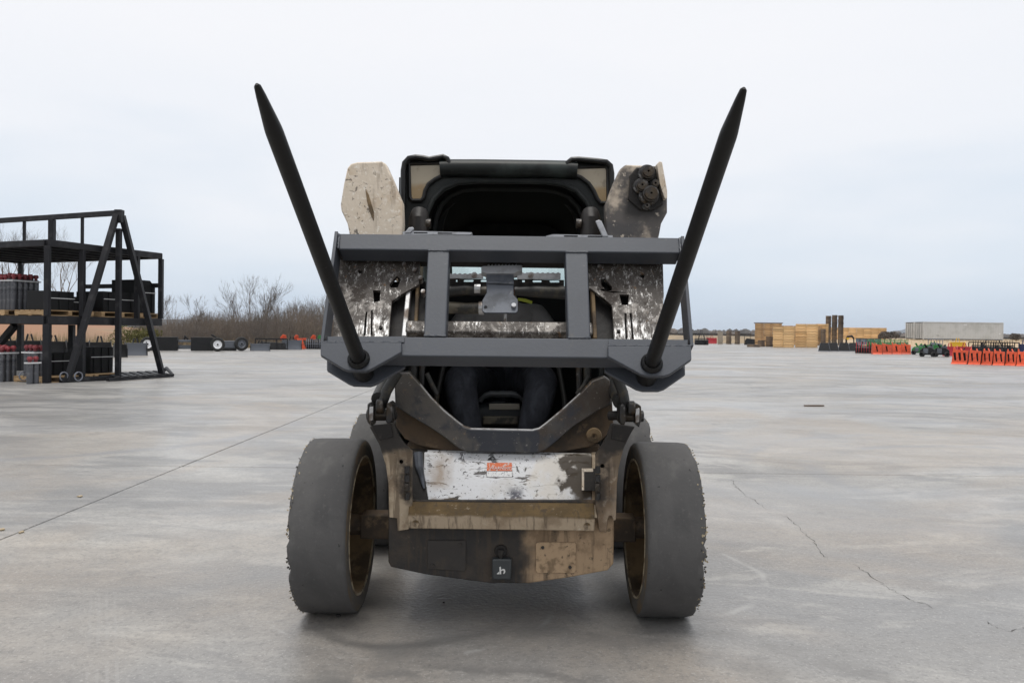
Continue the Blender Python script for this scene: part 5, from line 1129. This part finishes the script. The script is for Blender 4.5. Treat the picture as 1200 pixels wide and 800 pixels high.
def digger():
    B = thing('auger_drive', 'black implement with yellow decal standing between towers and tarped crates', 'implement', (0, 0, 0))
    m = MB(); m.path([V(-.5, 0, .7), V(-.3, 0, 1.25), V(.2, 0, 1.35), V(.5, 0, 1.0)], [.12, .16, .16, .1], 8); m.build('boom', 'imp_black', B)
    m = MB(); m.path([V(-.5, 0, 0), V(-.45, .1, .7)], [.2, .1], 8); m.path([V(.5, 0, 0), V(.45, 0, 1.0)], .08, 8); m.build('leg', 'imp_black', B)
    m = MB(); m.box((-.28, -.17, 1.0), (.28, .03, .3)); m.build('decal_plate', 'imp_yellow', B)
    at_ground(B, 996, 405.5)
digger()
def grader_bucket(label, px, py, wpx, hpx):
    g = G(px, py); k = px_m(g); w_, h_ = wpx * k, hpx * k
    B = thing('bucket', label, 'bucket', (0, 0, 0), 'black buckets in a row before the lumber')
    m = MB(); m.prism([V(-w_ / 2, 0, 0), V(w_ / 2, 0, 0), V(w_ * .32, .25, h_), V(-w_ * .32, .25, h_)], V(0, .03, 0)); m.build('face', 'imp_black', B, bevel=.01)
    for s in (-1, 1):
        m = MB(); m.prism([V(s * w_ * .50, 0, 0), V(s * w_ * .33, .25, h_), V(s * w_ * .34, .9, h_ * .9), V(s * w_ * .5, .9, 0)], V(s * .03, 0, 0)); m.build('side_panel', 'imp_grey', B, bevel=.008)
    m = MB(); m.box((0, .6, h_ * .45), (w_ * .6, .5, h_ * .85)); m.build('shell', 'imp_grey', B, bevel=.03)
    m = MB(); m.bar(V(-w_ / 2, -.03, .03), V(w_ / 2, -.03, .03), .05, .05); m.build('cutting_edge', 'mesh_grey', B)
    return place(B, (g.x, g.y, 0), face_cam(g))
for px, lab in ((966, 'grey ended bucket leftmost of the row before the tall pallet towers'), (976, 'black trapezoid bucket directly under the middle pallet tower'), (989, 'black trapezoid bucket under the rightmost tower edge'), (1000, 'black trapezoid bucket next to the black rake')):
    grader_bucket(lab, px, 411.5, 13, 10)
at_ground(rake('black rake with red tines left of the orange row', ww(22, 1014, 414), .85, .9, 'imp_black', 8, mt2='imp_red'), 1014, 414)
for i, px in enumerate((1028, 1039.5, 1051, 1062)):
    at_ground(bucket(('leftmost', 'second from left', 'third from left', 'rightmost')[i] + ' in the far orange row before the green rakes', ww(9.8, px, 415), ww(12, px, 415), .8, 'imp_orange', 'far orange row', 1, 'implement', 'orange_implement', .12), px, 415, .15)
for i, px in enumerate((1022, 1034, 1046, 1058)):
    at_ground(rake('green rake behind the orange row, ' + ('leftmost', 'second from left', 'third from left', 'rightmost')[i], ww(11.5, px, 408), 1.0, .8, 'imp_green', 13, 'green rakes'), px, 408)
def wheeled(label, px, py, w_, mt, nm='mower'):
    B = thing(nm, label, 'mower', (0, 0, 0), 'wheeled mowers in the yard')
    m = MB(); m.prism([V(-w_ / 2, 0, .12), V(w_ / 2, 0, .12), V(w_ / 2, 0, .42), V(w_ * .2, 0, .62), V(-w_ * .3, 0, .58), V(-w_ / 2, 0, .40)], V(0, .9, 0)); m.build('deck', mt, B, bevel=.03)
    for s in (-1, 1): cart_wheel(B, V(s * w_ * .34, -.06, .16), .16, V(.5 * s, -1, 0).normalized(), 'imp_black')
    m = MB(); m.box((-w_ * .12, .02, .36), (w_ * .30, .10, .30)); m.box((w_ * .18, .35, .62), (w_ * .34, .3, .16)); m.build('housing', 'imp_grey', B, bevel=.02)
    m = MB(); m.bar(V(0, .4, .5), V(-w_ * .2, .2, .82), .08, .08); m.bar(V(0, .4, .5), V(w_ * .25, .2, .78), .08, .08); m.build('hitch', mt, B)
    return at_ground(B, px, py)
wheeled('green mower deck right of the far orange row', 1076, 415.5, ww(14, 1076, 415.5), 'imp_green')
wheeled('black wheeled mower with green top, nearer left one', 1087, 418, ww(17, 1087, 418), 'imp_black')
wheeled('black wheeled mower directly left of the near orange row', 1103, 418, ww(17, 1103, 418), 'imp_black')
at_ground(box_blade('green implement deck showing above the black wheeled mowers', 'implement', ww(26, 1092, 414), .75, .9, 'imp_green', name='green_implement'), 1093, 414)
at_ground(frame_imp('grey mesh fronted frame below the container left end', ww(15, 1096, 411), 1.1, .6, 'mesh_grey', n=6), 1096, 411)
at_ground(box_blade('yellow implement behind the first near orange bucket', 'implement', ww(15, 1121, 413), 1.0, .8, 'imp_yellow', name='yellow_implement'), 1122, 413)
for i, (px, py, lab) in enumerate(((1113, 417, 'red linkage behind the left end of the near orange row'), (1130, 417, 'red linkage behind the second near orange bucket'))):
    at_ground(box_blade(lab, 'implement', ww(14, px, py), .72, .7, 'imp_red', name='red_linkage', group='red linkages behind the orange row'), px, py)
nb = None
oc = ((1124, 426.5, 20, 'wide orange bucket at the left end of the near orange row'), (1141.5, 427.2, 15, 'second orange bucket of the near row'), (1156, 427.6, 13, 'third orange bucket of the near row'), (1170, 428, 13.5, 'fourth orange bucket of the near row'), (1184, 428.3, 13, 'fifth orange bucket of the near row'), (1198, 428.8, 14, 'orange bucket cut by the right photo edge'))
for px, py, wp_, lab in oc:
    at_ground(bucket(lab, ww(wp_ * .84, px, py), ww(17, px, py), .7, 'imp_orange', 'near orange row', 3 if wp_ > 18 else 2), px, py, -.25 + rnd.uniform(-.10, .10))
for i, (px, lab) in enumerate(((1143, 'black tube frame behind the second near orange bucket'), (1158, 'black tube frame behind the third near orange bucket'), (1172, 'black tube frame behind the fourth near orange bucket'), (1186, 'black tube frame behind the fifth near orange bucket'))):
    at_ground(frame_imp(lab, ww(14, px, 417), .95, .7, 'imp_black', 'black frames behind the orange row', n=4), px, 417)
at_ground(rake('long black rake behind the black tube frames', ww(42, 1163, 414), 1.05, .8, 'imp_black', 16), 1163, 414)
at_ground(box_blade('navy blue implement at the right photo edge', 'implement', ww(9, 1199, 417), .95, .7, 'imp_navy', name='navy_implement'), 1199, 417)

# ------------------------------------------------------------------ shipping containers on the bank
def container(label, a, depth, Ln, W=2.44, H=2.55, name='shipping_container', rot=None, marks=True):
    B = thing(name, label, 'container', (0, 0, 0), 'shipping containers on the bank')
    m = MB(); n = int(Ln / .09); v0 = 0
    for side, yy in ((0, 0), (1, W)):
        n0 = len(m.v)
        for i in range(n + 1):
            x = .12 + (Ln - .24) * i / n; d = (.0, .012, .012, 0)[i % 4] * (1 if side == 0 else -1)
            m.v += [V(x, yy + d, .16), V(x, yy + d, H - .12)]
        for i in range(n): m.face((n0 + 2 * i, n0 + 2 * i + 2, n0 + 2 * i + 3, n0 + 2 * i + 1))
    m.build('side_wall', 'container_paint', B)
    m = MB(); m.box((Ln / 2, W / 2, H - .03), (Ln - .02, W - .02, .04)); m.build('roof', 'container_paint', B)
    m = MB(); m.box((Ln / 2, W / 2, .15), (Ln - .02, W - .02, .05)); m.build('floor', 'container_dark', B)
    for x in (.06, Ln - .06):
        for y in (0.05, W - .05): m = MB(); m.box((x, y, H / 2), (.12, .13, H)); m.build('corner_post', 'container_paint', B, bevel=.01)
    for y in (.02, W - .02):
        m = MB(); m.box((Ln / 2, y, H - .06), (Ln - .25, .1, .11)); m.build('top_rail', 'container_paint', B)
        m = MB(); m.box((Ln / 2, y, .08), (Ln - .25, .1, .15)); m.build('bottom_rail', 'container_dark', B)
    for x, sg in ((.03, -1), (Ln - .03, 1)):
        for k in (0, 1):
            m = MB(); m.box((x, W * (.27 + .46 * k), H / 2), (.04, W * .44, H - .3)); dr = m.build('door', 'container_paint', B, bevel=.008)
            for q in (-.3, .3):
                m = MB(); m.cyl(V(x + sg * .04, W * (.27 + .46 * k) + q, .2), V(x + sg * .04, W * (.27 + .46 * k) + q, H - .2), .02, 6); m.build('lock_rod', 'container_dark', dr)
    if marks:
        for k in range(3):
            m = MB(); m.box((Ln * .51 + k * .16, -.012, H - .35), (.09, .012, .18)); m.build('white_mark', 'decal_white', B)
        m = MB(); m.box((Ln * .185, -.012, .62), (.42, .012, .06)); m.build('dark_mark', 'container_dark', B)
        m = MB(); m.box((Ln * .955, -.012, .95), (.12, .012, .16)); m.build('white_mark', 'decal_white', B)
    return place(B, a, rot or 0)
dC = 112.0
a = P(1081.5, 398.2, dC); b = P(1174.5, 400.2, dC)
zc = .98
container('long grey shipping container on the earth bank, front one', V(a.x, dC, zc), dC, b.x - a.x, rot=-.02)
a2 = P(1070.5, 398, dC + 5); container('grey shipping container mostly hidden behind the front one, its end showing left', V(a2.x, dC + 5, zc + .05), dC, 9.0, rot=0.0, marks=False)

# ------------------------------------------------------------------ vegetation
def branch(m, p, d, ln, r, depth, rr, twigs):
    n = 3; pts = [p]; rad = [r]; q = Vector(p); dd = Vector(d)
    for i in range(n):
        dd = (dd + V(rr.gauss(0, .10), rr.gauss(0, .10), rr.gauss(.04, .06))).normalized(); q = q + dd * ln / n; pts.append(Vector(q)); rad.append(r * (1 - .6 * (i + 1) / n))
    (m if depth < 2 else twigs).path(pts, rad, 5 if depth < 2 else 3, cap=False)
    if depth >= 4: return
    k = (4, 5, 4, 3)[depth]
    for i in range(k):
        t = rr.uniform(.35, 1.0); idx = min(n - 1, int(t * n)); base = pts[idx].lerp(pts[idx + 1], t * n - idx) if idx < n else pts[-1]
        ang = rr.uniform(.25, .62); az = rr.uniform(0, 2 * math.pi); u = dd.cross(V(math.cos(az), math.sin(az), .1)).normalized()
        nd = (dd * math.cos(ang) + u * math.sin(ang)); nd.z = nd.z * .8 + .28; nd.normalize()
        branch(m, base, nd, ln * rr.uniform(.45, .70), max(.006, rad[idx] * .52), depth + 1, rr, twigs)
def bare_tree(label, x, y, h, seed, lean=0.0, trunks=1):
    rr = random.Random(seed); B = thing('bare_tree', label, 'tree', (0, 0, 0), 'bare trees beyond the yard'); m = MB(); tw = MB()
    for t in range(trunks): branch(m, V(rr.uniform(-.3, .3) * (trunks > 1), 0, 0), V(lean + rr.gauss(0, .08) + (t - (trunks - 1) / 2) * .14, rr.gauss(0, .05), 1).normalized(), h * .62 * rr.uniform(.85, 1.05), h * .013, 0, rr, tw)
    m.build('trunk', 'bark_grey', B, smooth=180); tw.build('crown', 'bark_grey', B, smooth=180)
    z = hgt(x, y); return place(B, (x, y, z - .1), 0)
def at_depth(px, Y): return (px - 600) / FPX * Y
for i, (px, Y, ytop, lab, ln, tk) in enumerate(((211, 60, 342, 'slim bare sapling leaning right just beyond the rack end', .22, 1), (234, 64, 355, 'short bushy bare tree between rack and tall bare trees', 0, 2), (272, 62, 340, 'bare tree left of the tallest bare tree', .05, 1), (283, 66, 336, 'thin bare tree directly beside the tallest bare tree', -.05, 1), (301, 62, 318, 'tallest bare tree with many upright stems above the brush', .02, 3), (309, 64, 322, 'bare tree right of the tallest bare tree', .1, 1), (325, 68, 357, 'low bare tree rising from brush right of the tall trees', 0, 2), (350, 72, 352, 'rounded bare tree left of the frame end above the brush', 0, 3), (366, 74, 354, 'rounded bare tree closest to the grey frame on the left', .0, 3), (8, 70, 297, 'bare tree seen through the rack at the photo edge', .05, 2), (38, 66, 300, 'bare tree seen through the rack left of its corner post', -.05, 2), (70, 72, 308, 'bare tree seen through the rack right of its corner post', .1, 2), (182, 66, 350, 'small bare tree just right of the rack end post', .1, 1), (388, 70, 350, 'bare tree half hidden by the left side of the grey frame', 0, 3))):
    h = CAMH + (386 - ytop) * Y / FPX; bare_tree(lab, at_depth(px, Y), Y, h, 40 + i, ln, tk)
# brush thicket: one mass of stems and twigs
def thicket():
    rr = random.Random(3); m = MB()
    for i in range(15000):
        x = rr.uniform(-32, 10); y = rr.uniform(55, 68)
        if x < -25 - rr.random() * 4 and y < 66: continue
        z0 = hgt(x, y) - .05
        top = 1.65 + .6 * noise.noise(V(x * .16, y * .2, 2)) + .6 * noise.noise(V(x * .6, 4, 1)) + (y - 55) * .07 + .10 * max(0, min(9, x + 27))
        h = max(.4, top * rr.uniform(.45, 1.05)); r = rr.uniform(.007, .017)
        d = V(rr.gauss(0, .18), rr.gauss(0, .18), 1) * h; p0 = V(x, y, z0); p1 = p0 + d * .55 + V(rr.gauss(0, .05), 0, 0); p2 = p0 + d + V(rr.gauss(0, .1), 0, 0)
        m.path([p0, p1, p2], [r, r * .8, r * .3], 3, cap=False)
        for q in range(2):
            t = rr.uniform(.4, .9); b = p0.lerp(p2, t); e_ = b + V(rr.gauss(0, .3), rr.gauss(0, .2), rr.uniform(.15, .55)) * h * .35; m.path([b, e_], [r * .6, r * .25], 3, cap=False)
    o = m.build('brush_thicket', 'twig_brown', smooth=180, keep=True); tag(o, 'dense grey brown leafless brush thicket along the left yard edge', 'brush', kind='stuff')
    m = MB()
    for i in range(9000):
        x = rr.uniform(-60, 12); y = rr.uniform(52.5, 60)
        z0 = hgt(x, y) - .03; h = rr.uniform(.3, 1.0); n = len(m.v); wd = rr.uniform(.008, .02); tx = rr.gauss(0, .2)
        m.v += [V(x - wd, y, z0), V(x + wd, y + .01, z0), V(x + tx * h, y + rr.gauss(0, .1), z0 + h)]; m.face((n, n + 1, n + 2))
    for i in range(6000):
        x = rr.uniform(22, 100); y = rr.uniform(101, 118); z0 = hgt(x, y) - .03; h = rr.uniform(.1, .4); n = len(m.v); wd = rr.uniform(.01, .03)
        m.v += [V(x - wd, y, z0), V(x + wd, y + .01, z0), V(x + rr.gauss(0, .1), y, z0 + h)]; m.face((n, n + 1, n + 2))
    o = m.build('dry_grass', 'dry_grass', keep=True); tag(o, 'dry tan grass growing along the edges of the yard', 'grass', kind='stuff')
thicket()
def leafy_bush(label, x, y, w_, h_, mt, seed, n=2600, name='shrub', cat='shrub', sz=.06):
    rr = random.Random(seed); B = thing(name, label, cat, (0, 0, 0)); m = MB()
    lobes = [(V(rr.uniform(-.38, .38) * w_, rr.uniform(-.3, .3) * w_, rr.uniform(.35, .72) * h_), rr.uniform(.18, .32)) for _ in range(9)]
    for i in range(n):
        c, r = rr.choice(lobes); u = V(rr.gauss(0, 1), rr.gauss(0, 1), rr.gauss(0, 1)).normalized() * (rr.random() ** .4)
        p = c + V(u.x * r * w_, u.y * r * w_, u.z * r * h_ * 1.2)
        if p.z < .02: continue
        a = V(rr.gauss(0, 1), rr.gauss(0, 1), rr.gauss(0, 1)).normalized(); b = a.cross(V(rr.random(), 1, rr.random())).normalized(); s = sz * rr.uniform(.6, 1.5); k = len(m.v)
        m.v += [p - a * s, p + b * s * .5, p + a * s, p - b * s * .5]; m.face((k, k + 1, k + 2, k + 3))
    m.build('foliage', mt, B)
    m = MB()
    for c, r in lobes: m.path([V(0, 0, 0), c * .6, c], [.04, .025, .012], 5)
    m.build('stem', 'bark_grey', B)
    return place(B, (x, y, hgt(x, y)), 0)
leafy_bush('olive yellow leafy shrub beyond the rack under its right end', at_depth(163, 54), 54, 2.8, 1.55, 'leaf_olive', 5, 3400)
leafy_bush('dark shrub on the bank between lumber and container', at_depth(1043, 125), 125, 2.6, 1.5, 'leaf_dark', 6, 1500, sz=.09)
leafy_bush('dark shrub on the bank between the long lumber stack and the mountain', at_depth(1036.5, 128), 128, 1.8, 1.2, 'leaf_dark', 8, 1000, sz=.09)
leafy_bush('small dark shrub right of the container on the bank', at_depth(1191, 118), 118, 1.8, 1.25, 'leaf_dark', 9, 1200, sz=.08)
def distant_woods():
    rr = random.Random(11); m = MB()
    for i in range(3000):
        a = rr.uniform(-.75, .80); d = rr.uniform(420, 900); x, y = d * math.sin(a), d * math.cos(a); z = hgt(x, y); h = rr.uniform(2.2, 4.2) + 1.6 * noise.noise(V(a * 25, 0, 0)); w_ = h * rr.uniform(.5, 1.0); k = len(m.v)
        if a > .3: h *= .7
        n = 6
        for j, (t, q) in enumerate(((0, .6), (.4, 1.0), (.8, .75), (1.0, .3))):
            for s in range(n):
                b = 2 * math.pi * s / n; jt = rr.uniform(.7, 1.25); m.v.append(V(x + math.cos(b) * w_ * q * jt, y + math.sin(b) * w_ * q * jt, z + h * t * rr.uniform(.92, 1.08)))
        for j in range(3):
            for s in range(n): m.face((k + j * n + s, k + j * n + (s + 1) % n, k + (j + 1) * n + (s + 1) % n, k + (j + 1) * n + s))
    o = m.build('distant_woods', 'far_wood', keep=True, smooth=20); tag(o, 'far leafless woods along the horizon', 'woods', kind='stuff')
distant_woods()

# ------------------------------------------------------------------ small things on the concrete
g = G(954, 476); m = MB(); m.bar(g + V(-.17, 0, .012), g + V(.18, .03, .014), .05, .02); o = m.build('wood_scrap', 'wood_scrap', bevel=.003); tag(o, 'dark brown wood scrap lying on the concrete right of the loader', 'wood scrap')
for (px, py, s, lab) in ((94, 582, .015, 'pale chip on the concrete farthest from the left photo edge'), (25, 624, .013, 'pale chip on the concrete beside the joint near the left edge'), (2, 621, .015, 'pale chip on the concrete cut by the left photo edge')):
    g = G(px, py); m = MB(); n = 7; rr = random.Random(px)
    m.prism([g + V(math.cos(k / n * 6.283) * s * rr.uniform(.6, 1.4), math.sin(k / n * 6.283) * s * 1.6 * rr.uniform(.6, 1.4), .003) for k in range(n)], V(0, 0, .006)); o = m.build('pale_chip', 'pale_chip'); tag(o, lab, 'chip', 'pale chips on the concrete')
for (px, py, s, lab) in ((396, 722, .012, 'dark crumb of rubber at the foot of the left front tyre'), (520, 706, .006, 'tiny dark crumb on concrete in the shade between the tyres')):
    g = G(px, py); m = MB(); m.lathe(g + V(0, 0, s * .4), V(0, 0, 1), [(-s * .4, s * .5), (-.1 * s, s), (s * .3, s * .8), (s * .5, s * .3)], 7); o = m.build('rubber_crumb', 'stone_dark'); tag(o, lab, 'crumb', 'rubber crumbs on the concrete')

# ------------------------------------------------------------------ air
hz = MB(); hz.box((0, 0, 44), (15000, 15000, 116)); o = hz.build('haze', 'far_hill', keep=True); o['kind'] = 'stuff'
o.data.materials.clear(); hm = bpy.data.materials.new('haze'); hm.use_nodes = True; ht = hm.node_tree; ht.nodes.clear()
ho = N(ht, 'ShaderNodeOutputMaterial'); hv = N(ht, 'ShaderNodeVolumePrincipled'); hv.inputs['Color'].default_value = (.80, .88, 1, 1); hv.inputs['Density'].default_value = .00012; L(ht, hv.outputs[0], ho.inputs['Volume']); o.data.materials.append(hm)
